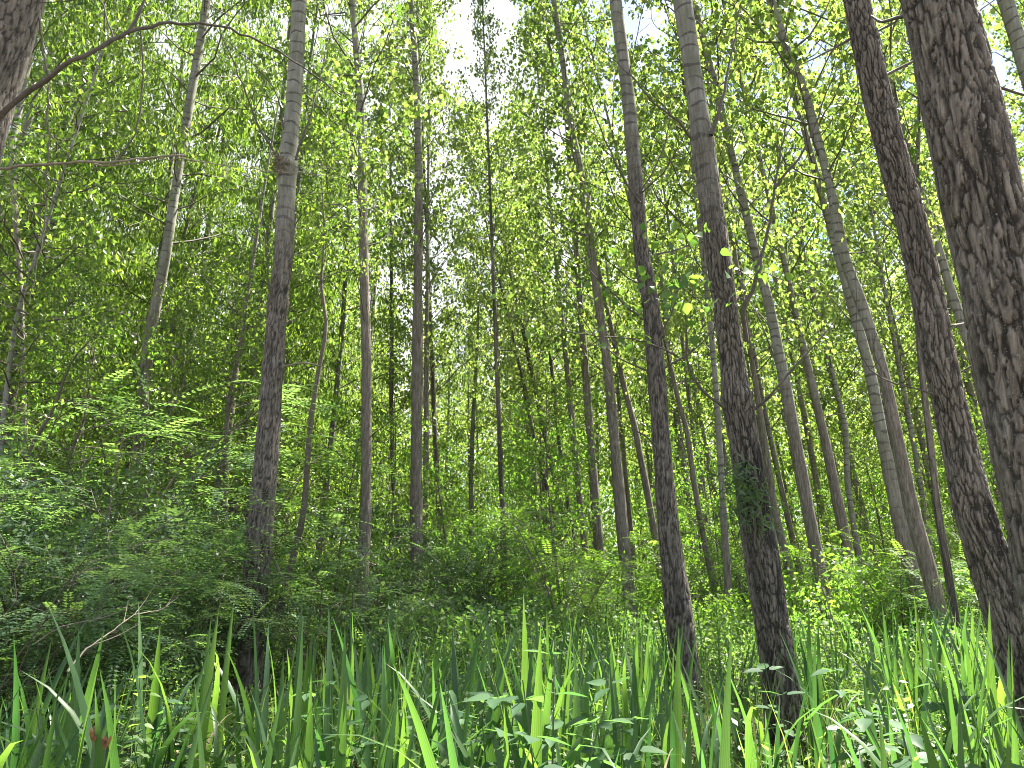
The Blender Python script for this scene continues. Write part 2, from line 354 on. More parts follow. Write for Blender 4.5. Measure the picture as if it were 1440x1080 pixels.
    V = np.stack([np.repeat(X, ns)+np.cos(TH).ravel()*Rn-base[0], np.repeat(Y, ns)+np.sin(TH).ravel()*Rn-base[1], ZZ.ravel()-base[2]], 1)
    m = len(z); i, j = np.meshgrid(np.arange(m-1), np.arange(ns), indexing='ij'); a = i*ns+j; b = i*ns+(j+1) % ns
    Q = np.stack([a, b, b+ns, a+ns], -1).reshape(-1, 4)
    uvv = np.stack([TH.ravel(), ZZ.ravel(), 0*ZZ.ravel()], 1)
    so = np.full(ZZ.size, float(soot)) if not callable(soot) else soot(TH.ravel(), ZZ.ravel())
    me = mesh('trunk', V, Q, ['bark'], {'furrow': fur, 'rough': rough, 'bark_uv': uvv, 'soot': so})
    t = thing(kind, label, cat, base, group=group)
    link('trunk', me, t)
    t_axis = lambda zq: np.array([np.interp(zq, z, X), np.interp(zq, z, Y), zq])
    t_rad = lambda zq: float(np.interp(zq, z, rr))
    return t, base, t_axis, t_rad, z1
def add_crown(t, base, ax, z_lo, var, sc_=1.0, rz=0.0, zs=None, limbs=True):
    lb, lv = var; P = ax(z_lo); Q = ax(z_lo+6); d = Vector(Q-P).normalized()
    q = Vector((0, 0, 1)).rotation_difference(d) @ Quaternion((0, 0, 1), rz)
    s = sc_ if zs is None else (sc_, sc_, zs)
    if limbs:
        o = link('crown_limbs', lb, t, P-base, q.to_euler(), s); o['kind'] = 'stuff'
    return link('crown', lv, t, P-base, q.to_euler(), s)
def branch_path(P, r0, mat='twig', n=18, rng=None, fork=0, name='branch', parent=None, base=None, r1=0.0015):
    """a bare branch along world points P, with side twigs"""
    g = rng or R; S = smooth_path(P, n); L = np.linalg.norm(S[-1]-S[0]); 
    S[1:-1] += g.normal(size=(n-2, 3))*L*0.0035
    rad = r0+(r1-r0)*np.linspace(0, 1, n)**0.8; parts = [tube(S, rad, 6)]
    for k in range(fork):
        i = g.integers(n//4, n-3); d = S[i+1]-S[i]; d /= np.linalg.norm(d)
        e = d*0.8+g.normal(size=3)*0.55; e /= np.linalg.norm(e); l = L*g.uniform(0.12, 0.35)
        q = np.array([S[i], S[i]+e*l*0.5+np.array([0, 0, .03*l]), S[i]+e*l+np.array([0, 0, .16*l])])
        parts.append(tube(smooth_path(q, 7), np.linspace(rad[i]*0.6, 0.001, 7), 4))
    V, Q = join(parts); V = V-(base if base is not None else 0)
    return link(name, mesh(name, V, Q, [mat]), parent)
def rand_branches(t, base, ax, rd, zs, g, L=(0.8, 2.2), rb=0.011, up=(0.6, 1.6), azr=None):
    for z in zs:
        az = g.uniform(0, 2*math.pi) if azr is None else g.uniform(*azr); l = g.uniform(*L); u = g.uniform(*up); P = ax(z); o = np.array([math.cos(az), math.sin(az), 0])
        P0 = P+o*rd(z)*0.6; e = o+np.array([0, 0, u]); e /= np.linalg.norm(e)
        bend = g.normal(size=3)*0.12*l+np.array([0, 0, -0.10*l])
        branch_path(np.array([P0, P0+e*l*0.5+bend, P0+e*l]), rb*g.uniform(0.6, 1.2)*(0.5+0.5*l/2), 'twig', 12, g, int(g.integers(1, 4)), 'branch', t, base)

# (points (x, y, width) in photo pixels from the foot up, distance in metres, label ...)
TR = {}
def soot_blotch(cs, amb=0.0):
    def f(th, z):
        s = np.full(th.shape, amb)
        for (tc_, zc, dt, dz_, a) in cs:
            d = (np.angle(np.exp(1j*(th-tc_)))/dt)**2+((z-zc)/dz_)**2; s = np.maximum(s, a*np.clip(1.5-d, 0, 1))
        return s
    return f
FR = -math.pi/2      # azimuth of the trunk side that faces the camera
z_ = lambda y, D: at(720, y, D)[2]
specs = [
 ('T1', [(1560,1080,150),(1485,720,137),(1441,527,125),(1400,360,116),(1376,267,110),(1349,133,103),(1318,0,98)], 2.7,
  'thick poplar trunk with deeply furrowed grey-brown bark and black blotches, widest one in view', dict(detail=3, rough_to=99, disp=0.012, soot=soot_blotch([(FR+.2, z_(215,2.7), .7, .20, 1.1), (FR, z_(330,2.7), .8,.22,1.0), (FR+.1, z_(430,2.7), .8, .3, .9), (FR-.3, z_(560,2.7), .5, .25, .8)], .25), Ht=24)),
 ('T2', [(1490,1080,74),(1450,987,68),(1412,853,62),(1368,720,57),(1349,627,51),(1323,520,48),(1294,360,46),(1268,267,43),(1232,133,40),(1205,0,37)], 4.4,
  'leaning rough-barked poplar just beside the thickest trunk, its foot out of view', dict(detail=3, rough_to=99, disp=0.011, soot=soot_blotch([(FR+.5, z_(750,4.4), .5, .22, 1.1), (FR+.3, z_(820,4.4), .4, .3, 1.), (FR-.3, z_(960,4.4), .5, .2, .9), (FR-.5, z_(350,4.4), .6,.2,.8)], .2), Ht=23)),
 ('T3', [(1107,1053,53),(1098,953,50),(1082,853,48),(1060,720,44),(1048,627,41),(1036,567,42),(1032,520,36),(1010,360,35),(988,200,30),(979,133,27),(960,0,26)], 5.9,
  'tall poplar with blackened lower bark and tufts of narrow leaves sprouting from its side', dict(detail=3, rough_to=3.6, disp=0.010, soot=soot_blotch([(FR, z_(680,5.9), 1.6, .35, 1.1), (FR-.3, z_(600,5.9), .6, .3, .9), (FR, z_(800,5.9), 1.3, .5, .9), (FR-.6, z_(1000,5.9), .7, .6, 1.)], .3), Ht=24, knots=((200, .10), (565, .10)))),
 ('T4', [(966,970,42),(953,853,36),(937,720,29),(930,627,27),(922,520,25),(915,427,22),(902,360,21),(895,267,20),(884,133,18),(866,0,17)], 8.2,
  'straight poplar in mid-scene with a dark knot ring and a pale banded upper trunk', dict(detail=2, rough_to=4.9, disp=0.008, soot=.35, Ht=24, knots=((275, .14), (385, .12)))),
 ('T5', [(350,970,37),(357,853,36),(369,720,34),(377,627,32),(385,520,29),(391,430,29),(400,360,26),(404,240,25),(413,133,22),(420,0,19)], 8.4,
  'straight grey-brown poplar with a twiggy knot high up where two thin branches fork', dict(detail=2, rough_to=4.2, disp=0.007, soot=.1, Ht=24, knots=((235, .22), (430, .12), (520, .10)))),
 ('T6', [(507,913,19),(510,800,17),(514,720,16),(516,520,14),(512,360,13),(510,267,12),(507,133,10),(494,0,8)], 12.0,
  'slim upright poplar standing clear between the iris bed and the bushes', dict(detail=1, rough_to=6.5, Ht=20)),
 ('T7', [(586,840,18),(585,720,17),(587,520,15),(588,360,13),(589,267,12),(587,133,10),(578,0,8)], 14.5,
  'upright poplar with a slimmer trunk tight behind it, rising from the pale bush', dict(detail=1, rough_to=8, Ht=21)),
 ('T7b', [(598,800,9),(598,720,8),(600,600,8),(600,500,7)], 17.5, 'slim trunk almost hidden behind the upright poplar above the pale bush', dict(Ht=18)),
 ('T8', [(886,847,19),(873,720,17),(855,520,13),(832,360,11),(822,267,10),(805,183,9),(782,20,8)], 15.0,
  'leaning poplar with smooth grey upper stem next to the dark-knotted straight poplar', dict(detail=1, rough_to=7, Ht=23)),
 ('T9', [(846,800,14),(838,720,13),(826,560,11),(818,453,9)], 17.5, 'shorter-looking slim poplar whose foot stands in dark ferny bushes', dict(Ht=21)),
 ('T10', [(826,800,10),(817,720,9),(808,627,9),(794,487,7)], 20.5, 'thin distant poplar second in the close row of three slim stems', dict(Ht=21)),
 ('T11', [(184,740,14),(186,720,14),(200,593,17),(208,493,16),(234,360,14),(252,233,12),(268,133,12),(282,50,12)], 13.0,
  'curving poplar rising out of the dark bushes with a pale sinuous top', dict(detail=1, rough_to=5, Ht=22)),
 ('T12', [(314,720,10),(318,640,9),(331,520,8),(345,430,7),(357,360,6)], 14.0, 'slender brown sapling pair leaning behind the locust bush', dict(kind='sapling', Ht=11)),
 ('T14', [(709,840,9),(707,720,8),(702,600,7),(698,493,6)], 16.0, 'thin dark straight stem alone in the middle gap of the stand', dict(Ht=17, soot=.8)),
 ('T15', [(795,775,6),(778,720,6),(753,627,6),(737,543,5)], 21.0, 'thin dark pole leaning over, lowest-tilted in the sheaf of leaning poles', dict(Ht=16, soot=.8)),
 ('T16', [(803,775,7),(790,720,7),(768,620,6),(745,510,6)], 22.5, 'thin dark leaning pole in the middle of the sheaf of leaning poles', dict(Ht=17, soot=.8)),
 ('T17', [(812,780,6),(800,720,6),(786,620,6),(775,510,5)], 24.0, 'thin dark pole standing steepest in the sheaf of leaning poles', dict(Ht=18, soot=.8)),
 ('T19', [(1165,887,19),(1156,813,18),(1137,720,18),(1121,627,17),(1101,520,15),(1082,427,14),(1063,360,12),(1032,233,11),(1012,150,10),(990,60,9)], 12.2,
  'smooth greenish-grey poplar curving up behind the blackened one', dict(detail=1, rough_to=3.0, Ht=22)),
 ('T20', [(1208,860,16),(1195,787,16),(1182,720,15),(1163,627,13),(1137,520,11),(1115,427,8),(1100,360,8)], 15.0,
  'slim poplar with a forked side branch, between two smoother leaning trunks', dict(detail=1, rough_to=4.0, Ht=20)),
 ('T21', [(1336,925,24),(1318,853,23),(1281,720,20),(1262,627,17),(1241,520,16),(1213,430,15),(1187,360,15),(1170,267,13),(1135,133,11),(1107,67,10),(1093,20,9)], 10.0,
  'long leaning poplar crossing just above a paler parallel trunk', dict(detail=1, rough_to=3.2, Ht=22)),
 ('T22', [(1303,903,20),(1292,853,20),(1261,720,19),(1243,627,17),(1224,520,15),(1199,427,13),(1180,360,12),(1145,233,9)], 11.4,
  'paler parallel poplar tucked behind the long leaning one', dict(detail=1, rough_to=1.5, Ht=22)),
 ('T23', [(1350,927,13),(1340,853,12),(1317,720,10),(1307,627,9),(1294,520,8),(1286,410,7),(1290,260,6),(1293,180,5)], 9.2,
  'thin dark stem rising beside the leaning pair of poplars', dict(Ht=14, soot=.9)),
 ('T24', [(1475,850,20),(1427,720,18),(1410,660,16),(1380,560,14),(1365,493,13),(1340,420,12)], 9.6, 'slim poplar showing only in the slot between the two rough near trunks', dict(detail=1, rough_to=3, Ht=21)),
 ('T25', [(1640,900,34),(1560,560,28),(1500,300,25),(1452,130,22),(1432,67,21),(1411,0,20)], 8.2,
  'pale smooth trunk with dark rings beyond the thickest trunk', dict(detail=2, rough_to=1.0, disp=.004, Ht=23)),
 ('T26', [(-150,700,120),(-100,400,115),(-52,187,108),(-39,133,106),(-18,67,108),(-2,0,108)], 2.9,
  'near trunk with pinkish fibrous bark cut off by the picture edge', dict(detail=3, rough_to=99, disp=.006, soot=.1, Ht=22)),
 ('T27', [(1216,830,9),(1200,740,8),(1192,680,8),(1190,600,7),(1165,500,6),(1150,440,6)], 18.5, 'thin pale poplar close behind the fork-branched slim one', dict(Ht=20, rough_to=1)),
 ('T28', [(1018,720,10),(1012,620,9),(1005,520,8),(995,420,8),(988,360,8)], 13.0, 'pale slender trunk peeping out behind the blackened poplar', dict(Ht=20, rough_to=1)),
 ('T30', [(1112,810,12),(1107,790,12),(1090,720,9),(1078,640,9),(1065,560,8)], 15.5, 'slender greyish poplar just beside the tufts of narrow leaves', dict(Ht=20)),
 ('T31', [(922,760,10),(910,690,9),(893,600,9),(877,540,8)], 17.2, 'thin poplar half hidden by the dark-knotted straight poplar', dict(Ht=20)),
 ('T32', [(1007,845,9),(983,720,8),(965,600,7),(953,560,7),(938,493,6)], 16.0, 'thin leaning stem in the gap between the two darkest trunks', dict(Ht=20)),
 ('T33', [(1300,720,8),(1290,660,7),(1278,590,7),(1265,520,6)], 20.0, 'pale faint stem in the bright gap beyond the thin dark one', dict(Ht=20, rough_to=1)),
 ('T34', [(30,420,6),(17,210,10),(40,90,9),(60,0,8)], 12.0, 'greyish stem slanting behind the near trunk with pinkish bark', dict(Ht=18, detail=1)),
 ('T35', [(-40,420,10),(30,200,9),(60,120,9),(82,50,8),(92,0,7)], 13.5, 'paler stem crossing behind the arching dark branch', dict(Ht=18, rough_to=1, detail=1)),
 ('T36', [(40,420,12),(62,280,10),(77,215,10),(95,165,9),(120,110,8),(140,85,8)], 15.0, 'dark slanting stem behind the arching branch', dict(Ht=17, soot=.5)),
 ('T37', [(10,560,7),(22,460,6),(38,400,5),(53,360,5)], 10.0, 'thin pale leaning stem over the ferny locust bush', dict(Ht=9, rough_to=0)),
 ('T38', [(620,760,8),(616,700,8),(612,620,7),(610,560,7)], 18.5, 'dark slim stem in shade beside the tight pair of trunks', dict(Ht=18, soot=.7)),
 ('T39', [(560,760,7),(553,680,6),(550,560,6),(551,450,6)], 21.0, 'dark slim stem glimpsed between the upright slim poplar and the tight pair', dict(Ht=18, soot=.9)),
]
crown_rng = np.random.default_rng(3)
NEAR_XY = []
for k, (key, pts, D, label, kw) in enumerate(specs):
    t, base, ax, rd, z1 = trunk_thing(pts, D, label, seed=k+1, wob=0.03 if D > 6 else 0.0, **kw)
    TR[key] = (t, base, ax, rd, z1); NEAR_XY.append((base[0], base[1]))
    left = pts[len(pts)//2][0] < 480
    if key in ('T12', 'T37'):
        add_crown(t, base, ax, 2.6 if key == 'T12' else 3.5, UND[0], 0.9, k)
    elif D < 9:
        add_crown(t, base, ax, z1-11, POP[k % 4], 0.75, k*1.3)
    elif left:
        add_crown(t, base, ax, max(4.5, z1-15), WIL[k % 3], 0.95, k*1.3, 1.05)
    else:
        lo = {'T6': 6.5, 'T7': 6.5, 'T23': 5.0}.get(key, max(5.0, z1-15.5))
        add_crown(t, base, ax, lo, POP[k % 4], {'T23': .45, 'T7': .6, 'T7b': .6, 'T14': .5, 'T8': .75}.get(key, .9), k*1.3, (z1-lo)/14.3)
    if 3 < D < 17:
        n = {'T3': 3, 'T4': 6, 'T5': 4, 'T2': 3}.get(key, 5)
        zt = at(720, 0, D)[2]; lo = max(2.0, at(720, 620, D)[2])
        rand_branches(t, base, ax, rd, crown_rng.uniform(lo, zt, n), crown_rng, L=(0.8, 2.4), rb=0.012 if D < 9 else 0.014, azr=None)

# branches of single trees that the photograph shows
def px_branch(key, pp, D, r0, **kw):
    t, base = TR[key][0], TR[key][1]
    if isinstance(D, (int, float)): D = [D]*len(pp)
    P = [at(x, y, d) for (x, y), d in zip(pp, D)]
    return branch_path(P, r0, parent=t, base=base, **kw)
px_branch('T26', [(-10,172),(40,128),(90,95),(140,65),(180,48),(233,34),(290,34),(335,47),(400,78),(440,105),(480,137)], [2.9,2.85,2.8,2.8,2.85,2.9,3,3.05,3.1,3.2,3.3], 0.0125, n=40, fork=0, r1=0.003)
px_branch('T26', [(180,48),(192,25),(203,0),(210,-40)], 2.85, 0.008, n=10, r1=0.005)
px_branch('T26', [(160,55),(150,25),(140,0),(60,4),(30,0)], 2.9, 0.005, n=14, r1=0.002)
px_branch('T26', [(198,45),(201,90),(200,130),(192,180),(170,222),(150,235),(130,228)], 2.9, 0.0045, n=24, r1=0.003)
px_branch('T26', [(-20,240),(30,233),(93,228),(160,227),(215,221),(262,219)], [2.9,2.85,2.8,2.8,2.85,2.9], 0.0075, n=24, r1=0.004, mat='pale_twig')
px_branch('T26', [(130,230),(170,232),(230,222),(300,230),(360,238),(420,243),(480,249)], 2.88, 0.004, n=24, r1=0.001, mat='pale_twig', fork=3)
px_branch('T26', [(160,229),(168,214),(160,211),(163,222)], 2.82, 0.003, n=10, r1=0.0015, mat='pale_twig')
px_branch('T26', [(50,17),(60,60),(67,110),(68,200),(65,270),(62,310),(56,360),(40,430)], 2.95, 0.0055, n=30, r1=0.002, mat='stem')
px_branch('T5', [(395,230),(380,205),(365,180),(345,130),(325,80),(300,25),(290,-20)], [8.3,8.2,8.2,8.1,8,8,8], 0.016, n=20, fork=4)
px_branch('T5', [(416,225),(430,180),(448,120),(462,60),(475,0)], [8.3,8.3,8.4,8.5,8.6], 0.018, n=16, fork=4)
px_branch('T5', [(385,425),(378,400),(376,370),(368,300),(352,240)], [8.3,8.2,8.2,8.1,8.0], 0.014, n=16, fork=3)
px_branch('T5', [(400,515),(425,511),(450,515),(480,530),(510,550)], [8.3,8.2,8.1,8.1,8.1], 0.013, n=14, fork=2, mat='pale_twig')
px_branch('T3', [(1000,190),(1012,150),(1025,95),(1035,45),(1045,-10)], [5.8,5.8,5.9,6,6.1], 0.020, n=16, fork=2)
px_branch('T3', [(972,195),(955,170),(925,150),(890,110),(850,70),(820,30)], [5.8,5.7,5.7,5.6,5.6,5.5], 0.013, n=16, fork=4)
px_branch('T3', [(1050,480),(1045,440),(1060,400),(1075,350),(1090,260),(1110,150),(1125,60)], [5.7,5.6,5.6,5.6,5.5,5.5,5.4], 0.020, n=26, fork=4)
px_branch('T3', [(1090,265),(1130,210),(1170,110),(1195,50)], [5.5,5.4,5.3,5.3], 0.012, n=16, fork=2)
px_branch('T3', [(1018,573),(985,545),(968,510),(965,460),(975,400),(985,340)], [5.8,5.7,5.7,5.6,5.6,5.6], 0.013, n=22, fork=4)
px_branch('T3', [(1062,575),(1085,555),(1110,525),(1150,480),(1195,425)], [5.8,5.7,5.7,5.7,5.7], 0.012, n=20, fork=3)
px_branch('T3', [(985,538),(955,537),(930,545)], [5.7,5.6,5.6], 0.007, n=10)
px_branch('T4', [(905,450),(870,420),(830,380),(800,340),(775,300)], [8.1,8,7.9,7.9,7.8], 0.014, n=16, fork=4)
px_branch('T4', [(925,480),(945,440),(955,400),(970,340)], [8.1,8.1,8.1,8.2], 0.014, n=12, fork=3)
px_branch('T4', [(900,285),(870,240),(845,180),(815,100),(790,30)], [8.1,8,7.9,7.8,7.7], 0.014, n=18, fork=4)
px_branch('T4', [(900,270),(925,230),(940,180),(950,110)], [8.1,8.1,8.1,8.2], 0.013, n=14, fork=3)
px_branch('T4', [(950,500),(900,478),(820,470),(760,455),(700,440)], [8,7.6,7.3,7.2,7.1], 0.011, n=22, fork=3)
px_branch('T4', [(935,650),(915,620),(870,590),(850,560)], [8.1,8,7.9,7.9], 0.012, n=12, fork=3)
px_branch('T2', [(1195,55),(1160,75),(1120,95),(1085,120)], [4.4,4.35,4.3,4.3], 0.010, n=14, fork=2)
px_branch('T1', [(1285,20),(1262,25),(1240,30),(1225,22)], [2.75,2.8,2.9,3.0], 0.010, n=10, r1=0.004)
px_branch('T1', [(1395,120),(1420,128),(1460,140),(1500,150)], [2.7,2.7,2.7,2.7], 0.007, n=10, r1=0.003)
# twiggy knot of T5
t5, b5 = TR['T5'][0], TR['T5'][1]; kc = at(394, 232, 8.3); parts = []
for _ in range(90):
    d = R.normal(size=3); d /= np.linalg.norm(d); a = kc+R.normal(size=3)*0.05+np.array([0, -0.06, 0]); l = R.uniform(.05, .18)
    parts.append(tube(np.array([a-d*l/2, a+R.normal(size=3)*.01, a+d*l/2]), [.003, .004, .002], 4))
V, Q = join(parts); link('knot', mesh('knot', V-b5, Q, ['pale_twig']), t5)

# leafy shoots on T3 / T4
def shoot(key, name, centres, spread, n, size, mat, tmpl=POPL, ratio=0.9, droop=0.4, up=0.6):
    t, base = TR[key][0], TR[key][1]; C = []
    for c, m in centres: C.append(c+R.normal(size=(m, 3))*spread)
    C = np.concatenate(C); n = len(C); sz = size*R.uniform(.6, 1.2, n)
    V, T, ti = leaves(C, R.normal(size=(n, 3))*.6+np.array([0, 0, -droop]), R.normal(size=(n, 3))*.8+np.array([0, -0.2, up]), sz, sz*ratio, tmpl)
    return link(name, mesh(name, V-base, T, [mat], {'tint': ti}, smooth=False), t, kind='stuff')
shoot('T3', 'leafy_shoot', [(at(x, y, 5.5), n) for x, y, n in [(905,340,5),(935,365,8),(960,345,4),(990,320,4),(985,395,9),(950,400,9),(1000,330,3),(1030,425,5),(1060,380,6),(1075,400,6),(965,420,5)]], 0.09, 0, 0.08, 'shoot')
shoot('T4', 'leafy_shoot', [(at(x, y, 7.6), n) for x, y, n in [(790,430,9),(830,440,10),(870,430,12),(900,420,13),(850,395,10),(920,400,10),(760,400,8),(880,350,8)]], 0.26, 0, 0.08, 'shoot')
shoot('T3', 'narrow_leaf_tuft', [(at(x, y, 5.72), n) for x, y, n in [(1042,655,60),(1038,680,90),(1050,700,90),(1040,720,50),(1062,690,60),(1066,735,40),(1075,728,24)]], 0.055, 0, 0.10, 'privet', KITE, 0.17, 0.35, 0.2)

# curved understorey saplings standing alone
def sapling(pp, D, rpx, label, crowns=(), mat='stem', Ht=None):
    P = np.array([at(x, y, D) for x, y in pp]); gz = ground_z(P[0][0], D)-.05
    if P[0][2] > gz: P = np.vstack([[P[0][0]-.05, D, gz], P])
    base = P[0].copy(); base[2] += .05
    t = thing('sapling', label, 'sapling', base)
    r = rpx/2*D/F; S = smooth_path(P, 30); V, Q = tube(S, np.maximum(.002, r*(1.15-1.1*np.linspace(0, 1, 30)**1.8)), 8)
    link('trunk', mesh('trunk', V-base, Q, [mat]), t)
    for (zf, sc_, var) in crowns:
        q = S[int(zf*29)]; o = link('crown', UND[var][1], t, q-base, (0, 0, D), sc_); o2 = link('crown_limbs', UND[var][0], t, q-base, (0, 0, D), sc_); o2['kind'] = 'stuff'
    return t
sapling([(385,890),(400,830),(418,760),(427,720),(437,593),(452,500),(459,460),(452,400),(456,330),(450,220)], 10.5, 9, 'thin wavy brown sapling beside the straight grey-brown poplar', [(.75, .55, 0)])
sapling([(305,690),(316,640),(322,560),(340,480),(352,380)], 11.5, 9, 'thin leaning sapling with a peeling pale patch beyond the locust bush', [(.6, .6, 2)])
sapling([(100,640),(118,590),(128,520),(140,450)], 11, 7, 'dark little sapling slanting up behind the blue-green fronds', [(.5, .5, 2)])
sapling([(40,640),(75,575),(100,510),(135,470),(180,430)], 10, 7, 'dark sapling bent far over above the blue-green fronds', [(.7, .4, 0)])
sapling([(215,640),(245,570),(262,520),(250,480)], 10.5, 6, 'forked twiggy sapling just beside the curving poplar', [(.8, .35, 0)])
sapling([(150,740),(158,690),(175,600),(180,560)], 9, 6, 'short pale sapling stem inside the dark bushes', [], 'pale_twig')

# ------------------------------------------------------------------ the stand beyond: individual trees
def bg_trunk(seed, Ht, r):
    g = np.random.default_rng(seed); z = np.linspace(-.2, Ht, 26); ph = g.uniform(0, 6, 3)
    P = np.stack([0.10*np.sin(z*.35+ph[0])*z/Ht*2, 0.10*np.sin(z*.3+ph[1])*z/Ht*2, z], 1); P[:, :2] -= P[0, :2]
    ns = 10; V, Q = tube(P, r*(1-.9*(np.clip(z, 0, Ht)/Ht)**1.1)*(1+.3*np.exp(-np.maximum(z, 0)/.3)), ns)
    rough = np.repeat(np.clip(1.2-(z-3.2)/2, 0, 1), ns); uv = np.stack([np.tile(np.arange(ns)*1., len(z)), np.repeat(z, ns), np.zeros(len(z)*ns)], 1)
    return mesh('trunk', V, Q, ['bark'], {'furrow': np.ones(len(V)), 'rough': rough, 'bark_uv': uv, 'soot': np.full(len(V), g.uniform(0.1, .6))})
BGT = [bg_trunk(200+i, 21, 0.09+0.012*i) for i in range(6)]
g = np.random.default_rng(77)
zones = [(-99, -0.28, 'distant slender tree among the leaning stems behind the dark bushes', 'distant trees behind the dark bushes'),
         (-0.28, 0.10, 'distant slim dark tree in the dense middle of the stand', 'distant trees in the middle of the stand'),
         (0.10, 99, 'distant slim poplar in the bright stand beyond the leaning trunks', 'distant poplars in the bright part of the stand')]
nbg = 0
for row, Dr_ in enumerate(np.arange(17.5, 62, 3.1)):
    sp = 3.0+0.018*Dr_
    for cx in np.arange(-.80*Dr_-3, .80*Dr_+3, sp):
        x = cx+g.normal()*.6+(row % 2)*sp/2; y = Dr_+g.normal()*.7
        if any((x-a)**2+(y-b)**2 < 1.7**2 for a, b in NEAR_XY): continue
        u = x/y; zi = 0 if u < -.28 else (1 if u < .10 else 2)
        hole = (-.22 < u < 0.02) and y < 44
        if hole and g.random() < .8: continue
        lab, grp = zones[zi][2], zones[zi][3]
        name = 'distant_tree' if zi < 2 else 'distant_poplar'
        t = thing(name, lab, 'tree', (x, y, float(ground_z(x, y))), (g.normal()*.02, -.10*u*2-.02+g.normal()*.025, g.uniform(0, 6)*0), grp, float(g.uniform(.85, 1.12)))
        tr = link('trunk', BGT[g.integers(6)], t, rot=(0, 0, g.uniform(0, 6)))
        if zi == 0: var, lo = (WIL[g.integers(3)] if y < 34 else FAR[g.integers(3)]), 3.0
        else: var, lo = (POP[g.integers(4)] if y < 26 else FAR[g.integers(3)]), (5.5 if zi == 2 else 4.5)
        s = float(g.uniform(.85, 1.1)); s = s*.8 if hole else s
        rz = g.uniform(0, 6)
        link('crown', var[1], t, (0, 0, lo), (0, 0, rz), (s, s, (20.5-lo)/14.5 if var in POP or var in WIL else (20.5-lo)/16.5))
        if y < 34:
            o = link('crown_limbs', var[0], t, (0, 0, lo), (0, 0, rz), (s, s, (20.5-lo)/14.5)); o['kind'] = 'stuff'
        nbg += 1
print('bg trees', nbg)

# dense drooping trees that shade the upper part of the stand on one side
g = np.random.default_rng(123)
for px, D, lo, s, lab in [(45, 17, 4.5, 1.1, 'dense drooping-leaved tree high behind the near trunk with pinkish bark'), (165, 19, 4, 1.15, 'dark dense-crowned tree between the near pinkish trunk and the curving poplar'),
        (325, 18, 5, 1.05, 'dense drooping-leaved tree just beyond the twiggy-knotted poplar'), (235, 23, 4, 1.2, 'tall dense-crowned tree rising behind the top of the curving poplar'), (450, 21, 4, 1.0, 'dense dark tree filling the gap between the twiggy-knotted and the slim poplar'),
        (-40, 21, 3, 1.2, 'dense tree half out of view behind the near pinkish trunk'), (385, 27, 4, 1.15, 'far dense-crowned tree seen past the twiggy-knotted poplar'), (665, 23, 2.5, .62, 'dark narrow-crowned tree low in the middle gap of the stand')]:
    x = (px-720)/F*D; t = thing('dense_tree', lab, 'tree', (x, D, float(ground_z(x, D))), (0, .04 if px < 500 else 0, 0), None)
    link('trunk', BGT[g.integers(6)], t, rot=(0, 0, g.uniform(0, 6)), scale=(1, 1, s)); v = WIL[g.integers(3)]; rz = g.uniform(0, 6)
    link('crown', v[1], t, (0, 0, lo), (0, 0, rz), (s, s, 1.2*s)); o = link('crown_limbs', v[0], t, (0, 0, lo), (0, 0, rz), (s, s, 1.2*s)); o['kind'] = 'stuff'
# ------------------------------------------------------------------ understorey trees
g = np.random.default_rng(91)
def under_tree(x, y, s, var, lab, grp=None, lo=.5, stem=True):
    t = thing('understorey_tree', lab, 'tree', (x, y, float(ground_z(x, y))), (g.normal()*.04, g.normal()*.06-.04, 0), grp)
    z = np.linspace(-.1, 5.4*s+lo, 8); P = np.stack([.06*np.sin(z*1.1+x), .06*np.cos(z*.9+y), z], 1); P[:, :2] -= P[0, :2]
    V, Q = tube(P, np.linspace(.035, .008, 8)*(0.7+s*.4), 6); link('trunk', mesh('trunk', V, Q, ['stem']), t)
    link('crown', UND[var][1], t, (0, 0, lo), (0, 0, g.uniform(0, 6)), s)
    o = link('crown_limbs', UND[var][0], t, (0, 0, lo), (0, 0, g.uniform(0, 6)), s); o['kind'] = 'stuff'
    return t
nu = 0
ulab = ['small bushy tree with narrow leaves filling the shade under the stand', 'small yellow-green leafy tree lit from behind in the understorey',
        'small bushy tree with narrow leaves filling the shade under the stand', 'small dark-leaved tree in the understorey']
ugrp = ['narrow-leaved understorey trees', 'yellow-green understorey trees', 'narrow-leaved understorey trees', 'dark-leaved understorey trees']
for Dr_ in np.arange(12.5, 40, 2.9):
    for cx in np.arange(-.74*Dr_, .74*Dr_, 3.1+.02*Dr_):
        x, y = cx+g.normal()*.7, Dr_+g.normal()*.7; u = x/y
        keep = .95 if u < -.12 else (.65 if u < .1 else .5)
        if Dr_ < 15 and u > -.25: keep = 0
        if g.random() > keep or any((x-a)**2+(y-b)**2 < .8 for a, b in NEAR_XY): continue
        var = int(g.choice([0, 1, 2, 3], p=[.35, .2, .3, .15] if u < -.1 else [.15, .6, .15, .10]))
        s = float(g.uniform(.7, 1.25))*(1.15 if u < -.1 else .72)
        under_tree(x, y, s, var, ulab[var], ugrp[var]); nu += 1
print('understorey', nu)

for px, D, s, v, lab in [(640, 15.5, .62, 1, 'small yellow-green tree beside the tight pair of trunks'), (765, 17.5, .75, 1, 'small yellow-green tree at the foot of the sheaf of leaning poles'), (480, 13.5, .7, 1, 'small leafy tree behind the slim upright poplar'),
        (120, 12.5, .85, 1, 'small yellow-green tree lighting up beside the curving poplar'), (270, 13.5, .9, 0, 'small narrow-leaved tree between the curving poplar and the twiggy-knotted one'), (1010, 17, .6, 1, 'small yellow-green tree beyond the blackened poplar')]:
    x = (px-720)/F*D; under_tree(x, D, s, v, lab)
